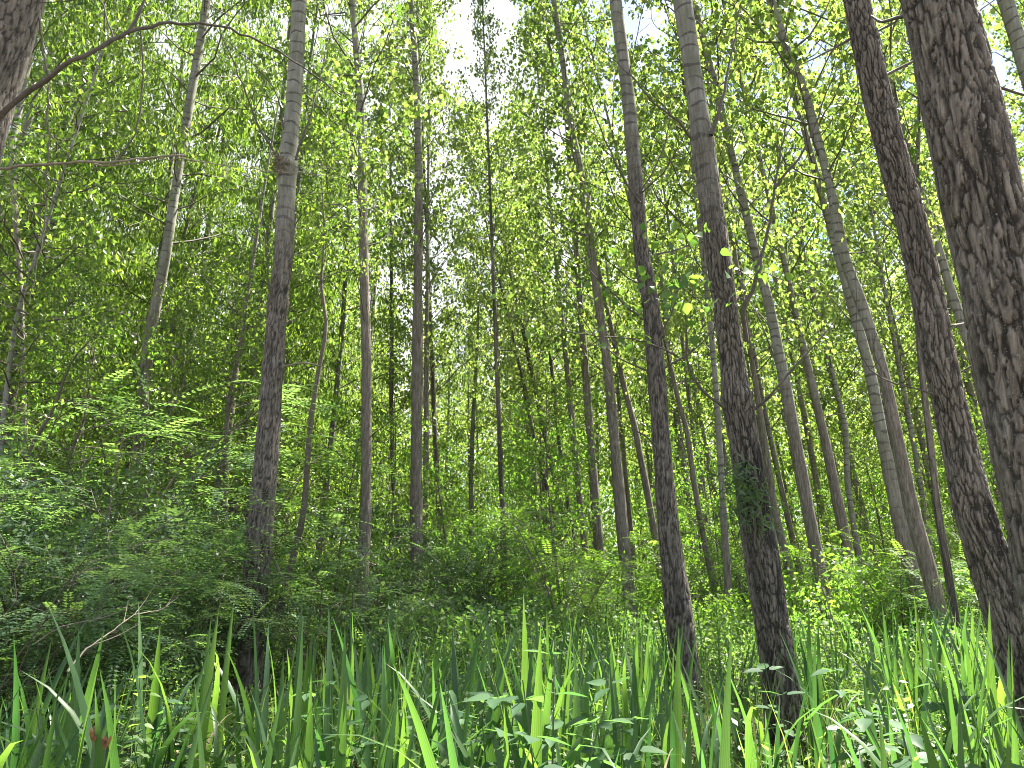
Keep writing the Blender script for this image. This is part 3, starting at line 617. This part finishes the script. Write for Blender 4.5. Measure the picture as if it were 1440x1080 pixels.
# ------------------------------------------------------------------ shrubs
def frond(L=0.30, n=9, ll=0.048, lw=0.019, bend=0.35):
    """pinnate leaf along +y, drooping; returns verts, tris"""
    s = np.linspace(.16, 1, n); y = L*s; z = -bend*L*s**2
    C, Dr, Nm, LL = [], [], [], []
    for i in range(n):
        for sg in (-1, 1):
            if i == n-1 and sg == 1: continue
            C.append([0, y[i], z[i]]); Dr.append([sg*1.0, .35, -.15] if i < n-1 else [0, 1, -.5]); Nm.append([0, .2, 1]); LL.append(ll*(1-.35*abs(s[i]-.5)*1.4))
    V, T, _ = leaves(np.array(C), np.array(Dr, float), np.array(Nm, float), np.array(LL), np.full(len(C), lw))
    return V, T
def locust(seed, Hh, spread, n_st, fr_per, mat='locust', bend=.35, dens=1.0, L=(.28, .46)):
    g = np.random.default_rng(seed); parts = []; FV, FT, TI = [], [], []; off = 0
    fv, ft = frond(); 
    for s_ in range(n_st):
        az = g.uniform(0, 6.28); o = np.array([math.cos(az), math.sin(az), 0]); h = Hh*g.uniform(.55, 1.05); sp = spread*g.uniform(.5, 1)
        s = np.linspace(0, 1, 8); P = o*(sp*s**1.4)[:, None]+np.array([0, 0, 1])*(h*(1.25*s-.3*s**2.6))[:, None]; P[1:] += g.normal(size=(7, 3))*.03
        parts.append(tube(P, np.linspace(.014, .003, 8), 5))
        for b in range(int(7*dens)):
            s0 = g.uniform(.25, 1); q = np.array([np.interp(s0, s, P[:, c]) for c in range(3)]); a2 = az+g.normal()*1.3; o2 = np.array([math.cos(a2), math.sin(a2), 0])
            l = g.uniform(.3, .75)*spread*.75; e = q+o2*l+np.array([0, 0, l*g.uniform(-.05, .4)]); m = (q+e)/2+np.array([0, 0, .08*l])
            B = smooth_path(np.array([q, m, e]), 6); parts.append(tube(B, np.linspace(.005, .0015, 6), 3))
            for k in range(fr_per):
                u = g.uniform(.15, 1); c = np.array([np.interp(u, np.linspace(0, 1, 6), B[:, i]) for i in range(3)])
                d = o2*.6+np.array([g.normal()*.7, g.normal()*.7, g.normal()*.2+.12]); d /= np.linalg.norm(d)
                x = np.cross(d, [0, 0, 1.]); x /= np.linalg.norm(x)+1e-9; zz = np.cross(x, d); Rm = np.stack([x, d, zz]); sc_ = g.uniform(*L)/.30
                FV.append((fv*sc_)@Rm+c); FT.append(ft+off); off += len(fv); TI.append(np.full(len(fv), np.clip(g.normal(.5, .25), 0, 1))+g.normal(size=len(fv))*0)
    V, Q = join(parts)
    return mesh('stems', V, Q, ['stem']), mesh('foliage', np.concatenate(FV), np.concatenate(FT), [mat], {'tint': np.concatenate(TI)}, smooth=False)
def bush(seed, Hh, Rad, ncl, per, size, mat, ratio=.5, sig=.12, upn=.8, tmpl=KITE, zmin=.12):
    g = np.random.default_rng(seed); parts = []; C = []; TI = []
    for k in range(ncl):
        az = g.uniform(0, 6.28); rr = Rad*math.sqrt(g.random()); h = Hh*(1-.55*(rr/Rad)**2)*(g.random()**.7)
        e = np.array([rr*math.cos(az), rr*math.sin(az), max(zmin, h)])
        if k % 2 == 0:
            b = e*np.array([.15, .15, 0]); parts.append(tube(smooth_path(np.array([b, (b+e)/2+g.normal(size=3)*.08+[0, 0, .06], e]), 6), np.linspace(.009, .002, 6), 4))
        C.append(e+g.normal(size=(per, 3))*sig*np.array([1.2, 1.2, .6])); TI.append(np.clip(g.normal(.5+.22*g.normal(), .18, per), 0, 1))
    C = np.concatenate(C); C[:, 2] = np.maximum(C[:, 2], .03); n = len(C); sz = size*g.uniform(.6, 1.25, n)
    V, T, ti = leaves(C, g.normal(size=(n, 3))+np.array([0, 0, -.25]), g.normal(size=(n, 3))*.6+np.array([0, 0, upn]), sz, sz*ratio, tmpl, np.concatenate(TI))
    Vs, Q = join(parts)
    return mesh('stems', Vs, Q, ['stem']), mesh('foliage', V, T, [mat], {'tint': ti}, smooth=False)
LOC = [locust(300+i, 2.2, 1.3, 9, 7) for i in range(3)] + [locust(310, 2.6, 1.5, 9, 7, 'bright')]
PRV = [bush(320+i, 2.0, 1.25, 140, 46, .056, 'privet', sig=.085) for i in range(3)]
BRD = [bush(330+i, 1.25, .95, 110, 22, .075, 'herb', .6, .12, 1.0) for i in range(3)]
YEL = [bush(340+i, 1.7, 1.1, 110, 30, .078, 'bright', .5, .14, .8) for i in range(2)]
def shrub(name, var, px, D, lab, s=1.0, rz=None, grp=None, sz=None, dx=0):
    x = (px-720)/F*D/ (CP) * 0.97; z = float(ground_z(x, D))
    t = thing(name, lab, 'shrub', (x, D, z), (0, 0, rz if rz is not None else random.uniform(0, 6)), grp, (s, s, s*(sz or 1)))
    link('stems', var[0], t); link('foliage', var[1], t); return t
S_ = shrub
S_('locust_shrub', LOC[0], 90, 6.6, 'tall locust bush with blue-green feathery fronds beside the picture edge', 1.15)
S_('locust_shrub', LOC[1], 200, 8.0, 'locust bush with drooping fronds reaching out over the dark bushes', 1.0)
S_('locust_shrub', LOC[2], 460, 8.6, 'locust bush with fine fronds just beyond the straight grey-brown poplar', .9)
S_('locust_shrub', LOC[0], 290, 9.8, 'low locust bush with bright fronds just behind the straight grey-brown poplar', .82)
S_('locust_shrub', LOC[1], 560, 10.5, 'locust bush with pale fronds in front of the tight pair of trunks', .85)
S_('locust_shrub', LOC[3], 790, 11.5, 'bright yellow-green locust bush under the sheaf of leaning poles', 1.0)
S_('locust_shrub', LOC[3], 700, 17, 'green locust bush beyond the thin dark straight stem', 1.15)
S_('locust_shrub', LOC[2], 835, 12.5, 'dark ferny locust bush round the feet of the slim poplars', .75)
S_('locust_shrub', LOC[3], 960, 15, 'yellow-green locust bush between the two darkest trunks', .9)
S_('locust_shrub', LOC[3], 1245, 11.5, 'bright feathery locust bush behind the leaning pair of poplars', .85)
S_('locust_shrub', LOC[2], 30, 9.5, 'green locust bush high in the shade at the picture edge', 1.6)
S_('locust_shrub', LOC[0], 180, 10.2, 'broad locust tree-bush with layered sprays in front of the curving poplar', 1.75)
S_('locust_shrub', LOC[1], 330, 11, 'tall locust bush with layered sprays behind the straight grey-brown poplar', 1.6)
S_('small_leaved_shrub', PRV[0], -30, 5.8, 'dense dark small-leaved bush cut off by the picture edge', .95)
S_('small_leaved_shrub', PRV[1], 110, 6.2, 'dense dark small-leaved bush above the fallen dead branch', .85)
S_('small_leaved_shrub', PRV[2], 165, 7.6, 'small-leaved bush with pale glints beside the fallen dead branch', .8)
S_('small_leaved_shrub', PRV[0], 30, 7.6, 'small-leaved bush heaped behind the blue-green locust', 1.25)
S_('small_leaved_shrub', PRV[1], 270, 9.2, 'dark rounded bush in the shade behind the locust fronds', 1.1)
S_('small_leaved_shrub', PRV[2], 150, 9.0, 'tall dark bush at the foot of the curving poplar', 1.35)
S_('small_leaved_shrub', PRV[0], 430, 11.5, 'dark shaded bush behind the thin wavy sapling', 1.0)
S_('small_leaved_shrub', PRV[1], 620, 12.5, 'pale-leaved bush round the foot of the tight pair of trunks', .9)
S_('small_leaved_shrub', PRV[2], 690, 13, 'dark bush between the pale bush and the yellow-green locust', .9)
S_('small_leaved_shrub', PRV[0], 1180, 13.5, 'twiggy bush at the foot of the fork-branched slim poplar', .8)
S_('small_leaved_shrub', PRV[1], 1090, 16, 'bush in shade beyond the slender greyish poplar', .9)
S_('small_leaved_shrub', PRV[2], 1000, 19, 'small dark bush far back in the gap beside the blackened poplar', 1.0)
S_('yellow_green_shrub', YEL[0], 1225, 12.6, 'bright yellow-green bush half behind the paler parallel poplar', 1.0)
S_('yellow_green_shrub', YEL[1], 1130, 14.5, 'bright bush lit from behind near the smooth greenish poplar', .9)
S_('yellow_green_shrub', YEL[0], 1390, 11, 'yellow-green bush seen past the foot of the leaning rough trunk', 1.0)
S_('yellow_green_shrub', YEL[1], 1030, 12, 'low sunny bush just behind the blackened poplar', .8)
S_('yellow_green_shrub', YEL[0], 900, 17, 'sunny bush beyond the foot of the leaning grey poplar', .9)
S_('yellow_green_shrub', YEL[1], 500, 15, 'leafy bush in shade beyond the slim upright poplar', 1.1)
S_('yellow_green_shrub', YEL[0], 1330, 15, 'sunny bush behind the thin dark stem', 1.1)
S_('locust_shrub', LOC[1], 660, 13.5, 'tall shaded locust bush just beside the yellow-green one', 1.2)
S_('small_leaved_shrub', PRV[1], 540, 14, 'tall dark bush in the gap beyond the slim upright poplar', 1.35)
S_('small_leaved_shrub', PRV[0], 730, 19, 'tall shaded bush behind the yellow-green locust', 1.4)
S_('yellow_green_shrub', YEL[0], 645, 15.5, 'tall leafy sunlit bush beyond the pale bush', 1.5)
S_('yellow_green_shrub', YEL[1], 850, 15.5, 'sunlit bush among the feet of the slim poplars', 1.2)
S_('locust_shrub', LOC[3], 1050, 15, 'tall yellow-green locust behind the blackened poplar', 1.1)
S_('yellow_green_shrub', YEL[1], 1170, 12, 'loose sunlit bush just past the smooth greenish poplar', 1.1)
S_('locust_shrub', LOC[0], 1330, 10.5, 'green feathery bush between the leaning pair and the rough leaning trunk', .8)
S_('yellow_green_shrub', YEL[0], 970, 11.5, 'low leafy bush in the gap beside the dark-knotted poplar', .8)
S_('locust_shrub', LOC[2], 20, 5.2, 'near locust bush spreading pale layered fronds at the picture edge', .72)
S_('locust_shrub', LOC[0], 130, 6.0, 'pale-fronded locust bush over the fallen dead branch', .80)
S_('locust_shrub', LOC[1], 250, 6.8, 'pale-fronded locust sapling between the dead branch and the straight grey-brown poplar', .62)
S_('locust_shrub', LOC[2], 545, 9.2, 'small pale-fronded locust beside the slim upright poplar', .55)
bl = ['broad-leaved herb clump at the foot of the slim upright poplar', 'grey-green broad-leaved clump in front of the pale bush', 'broad-leaved clump just behind the iris bed in mid-scene',
      'broad-leaved clump in the open ground by the thin dark straight stem', 'leafy clump between the straight grey-brown poplar and the slim one', 'leafy clump beside the foot of the dark-knotted poplar',
      'broad-leaved clump beyond the iris between the darkest trunks', 'leafy clump in front of the smooth greenish poplar', 'leafy clump at the foot of the leaning pair of poplars',
      'pale broad-leaved clump below the fallen dead branch', 'leafy clump crowding the iris beside the leaning rough trunk', 'leafy clump in the iris below the small-leaved bush']
bp = [(540,10.6,.8),(620,9.2,.95),(690,8.0,.9),(760,10.5,.9),(455,9.4,.75),(880,9.6,.75),(1010,8.6,.75),(1150,9.4,.8),(1290,7.8,.75),(230,5.6,.6),(1400,6.4,.7),(120,5.2,.55)]
for k, ((px, D, s), l) in enumerate(zip(bp, bl)): S_('leafy_plant', BRD[k % 3], px, D, l, s)
g = np.random.default_rng(17)
for k in range(70):
    D = g.uniform(16, 42); u = g.uniform(-.7, .7); x = u*D
    v = [PRV, YEL, LOC, BRD][g.choice(4, p=[.25, .4, .2, .15])]; nm, lb_, gp = {id(PRV): ('small_leaved_shrub', 'distant small-leaved bush on the shaded forest floor', 'distant small-leaved bushes'), id(YEL): ('yellow_green_shrub', 'distant sunlit bush on the forest floor among far trunks', 'distant sunlit bushes'),
        id(LOC): ('locust_shrub', 'distant feathery locust bush among far trunks', 'distant locust bushes'), id(BRD): ('leafy_plant', 'distant low leafy clump among far trunks', 'distant leafy clumps')}[id(v)]
    S_(nm, v[g.integers(len(v))], 720+u*F, D, lb_, float(g.uniform(.8, 1.3)), grp=gp)

# ------------------------------------------------------------------ iris bed (things with leaf parts)
def iris_leaf(L, Wd, lean, bend, fold, seed):
    g = np.random.default_rng(seed); n = 11; s = np.linspace(0, 1, n)
    ang = lean+bend*s**2.2+(fold*np.clip(s-.72, 0, 1)*6)
    dl = L/(n-1); x = np.r_[0, np.cumsum(np.sin(ang[:-1])*dl)]; z = np.r_[0, np.cumsum(np.cos(ang[:-1])*dl)]
    w = Wd*np.clip(np.minimum(.55+1.6*s, 1.0)*(1-np.clip((s-.45)/.55, 0, 1)**2.0), .02, 1); tw = g.normal()*.25*s
    C = np.stack([x, 0*x, z], 1); nx = np.stack([np.cos(ang), 0*ang, -np.sin(ang)], 1); side = np.stack([np.sin(tw)*nx[:, 0], np.cos(tw), np.sin(tw)*nx[:, 2]], 1)
    V = np.stack([C-side*w[:, None]/2, C+nx*w[:, None]*.13, C+side*w[:, None]/2], 1).reshape(-1, 3)
    V[:, 2] -= .03
    Q = []
    for i in range(n-1):
        a = i*3; Q += [[a, a+1, a+4, a+3], [a+1, a+2, a+5, a+4]]
    tint = float(np.clip(g.normal(.45, .3), 0, 1))
    return mesh('leaf', V, Q, ['iris'], {'tint': np.full(len(V), tint), 'across': np.tile([0., .5, 1.], n)})
IL = []
for i in range(46):
    g = np.random.default_rng(500+i); q = g.random()
    if i % 9 == 4:
        IL.append(iris_leaf(g.uniform(.6, .95), g.uniform(.010, .020), g.uniform(.2, .5), g.uniform(1.0, 2.4), 0, 700+i)); IL[-1].materials[0] = M['litter']; continue
    IL.append(iris_leaf(g.uniform(.75, 1.18), g.uniform(.029, .049), g.uniform(.02, .24), g.uniform(.05, .5) if q < .62 else g.uniform(.6, 1.9), 0 if g.random() < .93 else g.uniform(.6, 1.4), 700+i))
g = np.random.default_rng(23); pos = []
for Dr_ in np.arange(1.75, 6.6, .33):
    st = .29+.03*Dr_
    for cx in np.arange(-.80*Dr_-.3, .80*Dr_+.3, st):
        x, y = cx+g.normal()*.12, Dr_+g.normal()*.12
        u = x/y; lim = 5.2 if u < -.1 else 7.4
        if u < -.3: lim = 4.3
        if y > lim or y < 1.65: continue
        if .31 < u < .45 and y < 5.6 and g.random() < .9: continue
        if .20 < u < .29 and 2.6 < y < 8 and g.random() < .7: continue
        if -.39 < u < -.30 and g.random() < .55: continue
        if .05 < u < .16 and y < 2.6 and g.random() < .6: continue
        if .33 < u < .52 and y < 3 and g.random() < .45: continue
        if any((x-a)**2+(y-b)**2 < .22**2 for a, b in NEAR_XY): continue
        if g.random() < .04: continue
        pos.append((x, y))
pos = pos if len(pos) < 296 else [pos[i] for i in sorted(range(len(pos)), key=lambda i: pos[i][1])[:295]]
print('iris', len(pos))
near_words = {0: 'iris clump in the dense bed before the small-leaved bushes', 1: 'iris clump in the dense bed before the straight and slim poplars', 2: 'iris clump in the bed before the two darkest trunks', 3: 'iris clump in the bed before the leaning rough trunk'}
for k, (x, y) in enumerate(pos):
    u = x/y; zi = 0 if u < -.33 else 1 if u < .02 else 2 if u < .38 else 3
    lab = near_words[zi]; grp = ['iris clumps before the small-leaved bushes', 'iris clumps before the straight and slim poplars', 'iris clumps before the two darkest trunks', 'iris clumps before the leaning rough trunk'][zi]
    s = float(g.uniform(.84, 1.04))*(1.0 if y < 2.4 else 1.08)
    t = thing('iris_plant', lab, 'iris', (x, y, float(ground_z(x, y))), (0, 0, g.uniform(0, 6.28)), grp, s)
    fan = g.integers(9, 15) if y < 4 else g.integers(6, 10)
    for j in range(fan):
        off = (j-(fan-1)/2)*.03; a = (0 if j % 2 else math.pi)+g.normal()*.8
        link('leaf', IL[g.integers(46)], t, (off+g.normal()*.02, g.normal()*.035, 0), (g.normal()*.05, g.normal()*.05, a), float(g.uniform(.75, 1.08)))
# withered iris flower stalks
def flower_stalk(px, py, D, lab):
    top = at(px, py, D); x = top[0]; gz = float(ground_z(x, D)); t = thing('withered_iris_flower', lab, 'flower', (x, D, gz)); h = top[2]-gz
    P = np.array([[0, 0, -.02], [.01, 0, h*.5], [.0, 0, h]]); V, Q = tube(smooth_path(P, 8), np.linspace(.005, .0035, 8), 6); link('stalk', mesh('stalk', V, Q, ['green_stem']), t)
    for k in range(3):
        a = np.array([0, 0, h-.02]); d = np.array([math.cos(k*2.1)*.4, math.sin(k*2.1)*.4, 1.]); s = np.linspace(0, 1, 7)
        C = a+d[None]*(s*.032)[:, None]; V, Q = tube(C, .0042*np.sin(np.clip(s*.9+.1, 0, 1)*math.pi)**.7+.001, 7); link('bud', mesh('bud', V, Q, ['flower']), t)
flower_stalk(133, 1030, 2.0, 'withered orange-brown iris flower low in the iris below the dead branch')
flower_stalk(148, 1042, 2.05, 'second withered iris flower, paler and lower, beside the first')
# ------------------------------------------------------------------ foreground leafy plants
def herb_plant(px, py, D, lab, n_st=4, size=.10, spread=.25, mat='broad', name='nettle_plant', pairs=6, hmul=1.0):
    top = at(px, py, D); x = top[0]; gz = float(ground_z(x, D)); t = thing(name, lab, 'plant', (x, D, gz)); h = (top[2]-gz)*hmul; parts = []; g = np.random.default_rng(int(px+py))
    pid = 0
    for s_ in range(n_st):
        az = g.uniform(0, 6.28); o = np.array([math.cos(az), math.sin(az), 0]); hh = h*g.uniform(.7, 1); e = o*spread*g.uniform(.2, 1)+np.array([0, 0, hh])
        P = smooth_path(np.array([[0, 0, -.02], e*np.array([.3, .3, .5]), e]), 10); parts.append(tube(P, np.linspace(.006, .002, 10), 5))
        C, Dr = [], []
        for k in range(pairs):
            u = .35+.65*(k+.5)/pairs; q = np.array([np.interp(u, np.linspace(0, 1, 10), P[:, c]) for c in range(3)]); a = k*1.57+g.normal()*.3
            for sg in (0, math.pi, 1.6 if k % 2 else 4.6): C.append(q); Dr.append([math.cos(a+sg), math.sin(a+sg), g.uniform(-.45, .2)])
        C = np.array(C); Dr = np.array(Dr); n = len(C); sz = size*g.uniform(.65, 1.15, n)
        for i in range(n):
            V, T, ti = leaves(C[i:i+1]+Dr[i:i+1]*.02, Dr[i:i+1], np.array([[g.normal()*.25, g.normal()*.25, 1.]]), sz[i], sz[i]*.62, POPL, g.random(1))
            link('leaf', mesh('leaf', V, T, [mat], {'tint': ti}, smooth=False), t)
    V, Q = join(parts); link('stems', mesh('stems', V, Q, ['green_stem']), t)
herb_plant(770, 900, 2.5, 'big grey-green broad-leaved plant standing up among the iris in mid-scene', 5, .095, .3, 'broad')
herb_plant(700, 945, 2.8, 'smaller broad-leaved plant tucked in beside the big grey-green one', 4, .09, .2, 'broad')
herb_plant(860, 935, 2.7, 'broad-leaved plant with drooping leaves between the big one and the dark trunk', 3, .09, .22, 'broad')
herb_plant(1092, 915, 4.6, 'young leafy shoot with large pale leaves in front of the blackened poplar', 2, .11, .14, 'broad', pairs=3)
herb_plant(1200, 930, 4.2, 'leafy plant with pale shining leaves beside the blackened poplar', 4, .10, .25, 'broad')
herb_plant(1345, 945, 4.0, 'leafy plant with long pale leaves in the iris by the leaning rough trunk', 4, .12, .25, 'broad')
herb_plant(1300, 985, 3.1, 'low broad-leaved plant in front of the leaning pair of poplars', 4, .10, .25, 'broad')
herb_plant(1390, 1030, 2.4, 'broad-leaved plant nearest the foot of the leaning rough trunk', 4, .09, .25, 'broad')
herb_plant(640, 960, 3.6, 'leafy plant in the iris below the pale bush', 4, .08, .25, 'broad')
herb_plant(480, 940, 3.4, 'leafy plant in the iris before the slim upright poplar', 4, .08, .25, 'broad')
herb_plant(230, 940, 3.6, 'leafy plant below the end of the fallen dead branch', 4, .08, .28, 'broad')
herb_plant(120, 960, 3.0, 'leafy plant in the iris under the dense dark bush', 4, .07, .25, 'broad')
herb_plant(205, 905, 4.0, 'tall thin-leaved herb stem standing over the iris by the dead branch', 2, .06, .08, 'bright', pairs=8)

# dead wood
def dead(pp, D, r, lab, mat='pale_twig', fork=4, name='dead_branch'):
    P = np.array([at(x, y, d) for (x, y), d in zip(pp, D if isinstance(D, list) else [D]*len(pp))]); base = P[0].copy()
    t = thing(name, lab, 'branch', base); branch_path(P, r, mat, 24, np.random.default_rng(int(pp[0][0])), fork, 'wood', t, base)
dead([(95,945),(120,915),(155,890),(190,865),(225,858),(250,840)], [4.2,4.3,4.4,4.5,4.6,4.7], .007, 'fallen bare dead branch arching out of the iris below the dark bushes', fork=5)
dead([(50,905),(85,882),(130,872),(170,860),(200,845)], [4.6,4.6,4.7,4.8,4.9], .005, 'thinner dead branch lying across behind the arching fallen one')
dead([(1155,825),(1163,845),(1170,870),(1182,890)], [9,9,8.9,8.8], .012, 'pale broken twig hanging at the foot of the smooth greenish poplar', fork=3)
dead([(185,790),(192,740),(200,650),(206,610)], [11.8,11.9,12,12.1], .02, 'pale stick leaning on the foot of the curving poplar', fork=1)
dead([(208,585),(250,560),(290,525)], [12,12,12], .012, 'pale thin stick slanting off the curving poplar')

# ------------------------------------------------------------------ ground and ground cover
xs = np.r_[np.linspace(-220, -14, 22), np.linspace(-13, 13, 130), np.linspace(14, 220, 22)]; ys = np.r_[np.linspace(-30, -1, 8), np.linspace(-.5, 26, 140), np.linspace(28, 400, 26)]
X, Y = np.meshgrid(xs, ys); Z = ground_z(X, Y)+.02*np.sin(X*7.1)*np.cos(Y*6.3); nx = len(xs); i, j = np.meshgrid(np.arange(len(ys)-1), np.arange(nx-1), indexing='ij'); a = i*nx+j
gm_ = mesh('ground', np.stack([X, Y, Z], -1).reshape(-1, 3), np.stack([a, a+1, a+nx+1, a+nx], -1).reshape(-1, 4), ['ground'])
link('ground', gm_, kind='structure')
def wedge(n, d0, d1, g, pw=1.0, wd=.78):
    y = d0+(d1-d0)*g.random(n)**pw; x = g.uniform(-1, 1, n)*(wd*y+.4); return x, y
g = np.random.default_rng(61)
# herbs: little stems with leaf whorls
n = 9000; x, y = wedge(n, 1.2, 16, g, .75); h = g.uniform(.12, .75, n)*np.where((x/y < -.15) & (y > 4), .55, 1); h = h*np.where((x/y > .31) & (x/y < .45) & (y < 7), .35, 1)*np.where((x/y > .2) & (x/y < .29) & (y < 8.5), .5, 1); ok = vnoise(np.stack([x*.9, y*.9, 0*x], 1), 3) > .28; x, y, h = x[ok], y[ok], h[ok]; n = len(x)
K = 15; u = np.tile(np.linspace(.3, 1, K), n); xi, yi, hi = [np.repeat(v, K) for v in (x, y, h)]; az = g.uniform(0, 6.28, n*K); lx, ly = np.repeat(g.normal(size=n)*.12, K), np.repeat(g.normal(size=n)*.12, K)
C = np.stack([xi+lx*u+g.normal(size=n*K)*.02, yi+ly*u+g.normal(size=n*K)*.02, ground_z(xi, yi)+hi*u], 1); Dr = np.stack([np.cos(az), np.sin(az), g.normal(size=n*K)*.35], 1)
sz = np.repeat(g.uniform(.035, .075, n), K)*(1.1-.4*u)*(1+.03*yi); V, T, ti = leaves(C, Dr, g.normal(size=C.shape)*.35+np.array([0, 0, 1.]), sz, sz*.55, KITE, np.clip(np.repeat(g.random(n), K)*.6+g.random(n*K)*.4, 0, 1))
link('herb_undergrowth', mesh('herb_undergrowth', V, T, ['herb'], {'tint': ti}, smooth=False), label='low leafy weeds covering the ground between the iris and the bushes', category='undergrowth', kind='stuff')
# grass and thin sedge
n = 12000; x, y = wedge(n, 1.8, 17, g, .75); L = g.uniform(.25, .95, n)*np.where(vnoise(np.stack([x*.6, y*.6, 0*x], 1), 7) > .5, 1, .6)*np.where((x/y < -.25) & (y > 5), .5, 1); az = g.uniform(0, 6.28, n); ben = g.uniform(.05, .6, n); wd = g.uniform(.004, .010, n)*(1+.05*y)
s = np.array([0, .35, .7, 1.]); o = np.stack([np.cos(az), np.sin(az), 0*az], 1); sd_ = np.stack([-np.sin(az), np.cos(az), 0*az], 1)
B = np.stack([x, y, ground_z(x, y)-.02], 1); P = B[:, None]+o[:, None]*(L[:, None]*ben[:, None]*s[None]**2)[..., None]+np.array([0, 0, 1])*(L[:, None]*(s[None]-.3*ben[:, None]*s[None]**2))[..., None]
ww = np.array([.8, 1, .7, .05])[None, :, None]*wd[:, None, None]*sd_[:, None]/2; V = np.stack([P-ww, P+ww], 2).reshape(-1, 3); b = (np.arange(n)*8)[:, None, None]; Q = (np.array([[0, 1, 3, 2], [2, 3, 5, 4], [4, 5, 7, 6]])[None]+b).reshape(-1, 4)
link('grass', mesh('grass', V, Q, ['grass'], {'tint': np.repeat(g.random(n), 8)}), label='thin grass and sedge blades growing through the iris bed', category='grass', kind='stuff')
# wide sedge blades further back than the iris clumps
n = 2300; x, y = wedge(n, 5.2, 12.5, g, .9); ok = (x/y > -.22) & ~((x/y > .31) & (x/y < .46) & (y < 7.5)) & ~((x/y > .2) & (x/y < .29) & (y < 8.5)); x, y = x[ok], y[ok]; n = len(x); L = g.uniform(.6, 1.1, n); az = g.uniform(0, 6.28, n); ben = g.uniform(.05, .4, n); wd = g.uniform(.018, .03, n)
o = np.stack([np.cos(az), np.sin(az), 0*az], 1); sd_ = np.stack([-np.sin(az), np.cos(az), 0*az], 1); B = np.stack([x, y, ground_z(x, y)-.02], 1)
P = B[:, None]+o[:, None]*(L[:, None]*ben[:, None]*s[None]**2)[..., None]+np.array([0, 0, 1])*(L[:, None]*s[None])[..., None]; ww = np.array([.8, 1, .8, .05])[None, :, None]*wd[:, None, None]*sd_[:, None]/2
V = np.stack([P-ww, P+ww], 2).reshape(-1, 3); b = (np.arange(n)*8)[:, None, None]; Q = (np.array([[0, 1, 3, 2], [2, 3, 5, 4], [4, 5, 7, 6]])[None]+b).reshape(-1, 4)
link('reeds', mesh('reeds', V, Q, ['iris'], {'tint': np.repeat(g.random(n), 8), 'across': np.tile([0., 1.], n*4)}), label='far iris blades massed between the feet of the poplars', category='reeds', kind='stuff')
# litter
n = 9000; x, y = wedge(n, 1, 14, g, .8); C = np.stack([x, y, ground_z(x, y)+.012], 1); sz = g.uniform(.03, .07, n)
V, T, ti = leaves(C, np.stack([*g.normal(size=(2, n)), g.normal(size=n)*.15], 1), g.normal(size=(n, 3))*.25+np.array([0, 0, 1.]), sz, sz*.7)
link('leaf_litter', mesh('leaf_litter', V, T, ['litter'], None, smooth=False), label='dry brown fallen leaves strewn over the ground', category='leaf litter', kind='stuff')
# far wood: reads as one mass
g = np.random.default_rng(99); ncl = 4500; C0 = np.stack([g.uniform(-85, 85, ncl), g.uniform(62, 88, ncl), .3+19*g.random(ncl)**1.5], 1); per = 60
C = np.repeat(C0, per, 0)+g.normal(size=(ncl*per, 3))*np.array([1.3, 1.0, 1.0]); C[:, 2] = np.maximum(C[:, 2], .1); n = len(C); sz = g.uniform(.2, .42, n)
V, T, ti = leaves(C, g.normal(size=(n, 3)), g.normal(size=(n, 3)), sz, sz*.8)
link('far_woods', mesh('far_woods', V, T, ['poplar'], {'tint': ti}, smooth=False), label='far-off mass of green foliage closing the view behind all trunks', category='woods', kind='stuff')
# far lower foliage of the wood, 40-62 m
ncl = 1500; yy = g.uniform(38, 62, ncl); C0 = np.stack([g.uniform(-.85, .85, ncl)*yy, yy, .2+8*g.random(ncl)**1.6], 1); per = 70
C = np.repeat(C0, per, 0)+g.normal(size=(ncl*per, 3))*np.array([.9, .9, .6]); C[:, 2] = np.maximum(C[:, 2], .1); n = len(C); sz = g.uniform(.14, .28, n)
V, T, ti = leaves(C, g.normal(size=(n, 3)), g.normal(size=(n, 3)), sz, sz*.6)
link('distant_undergrowth', mesh('distant_undergrowth', V, T, ['bright'], {'tint': ti}, smooth=False), label='mass of low sunlit growth far back under the stand', category='undergrowth', kind='stuff')
tot = sum(len(m.loops)-2*len(m.polygons) for m in bpy.data.meshes)
print('unique triangles', tot, 'objects', len(bpy.data.objects))
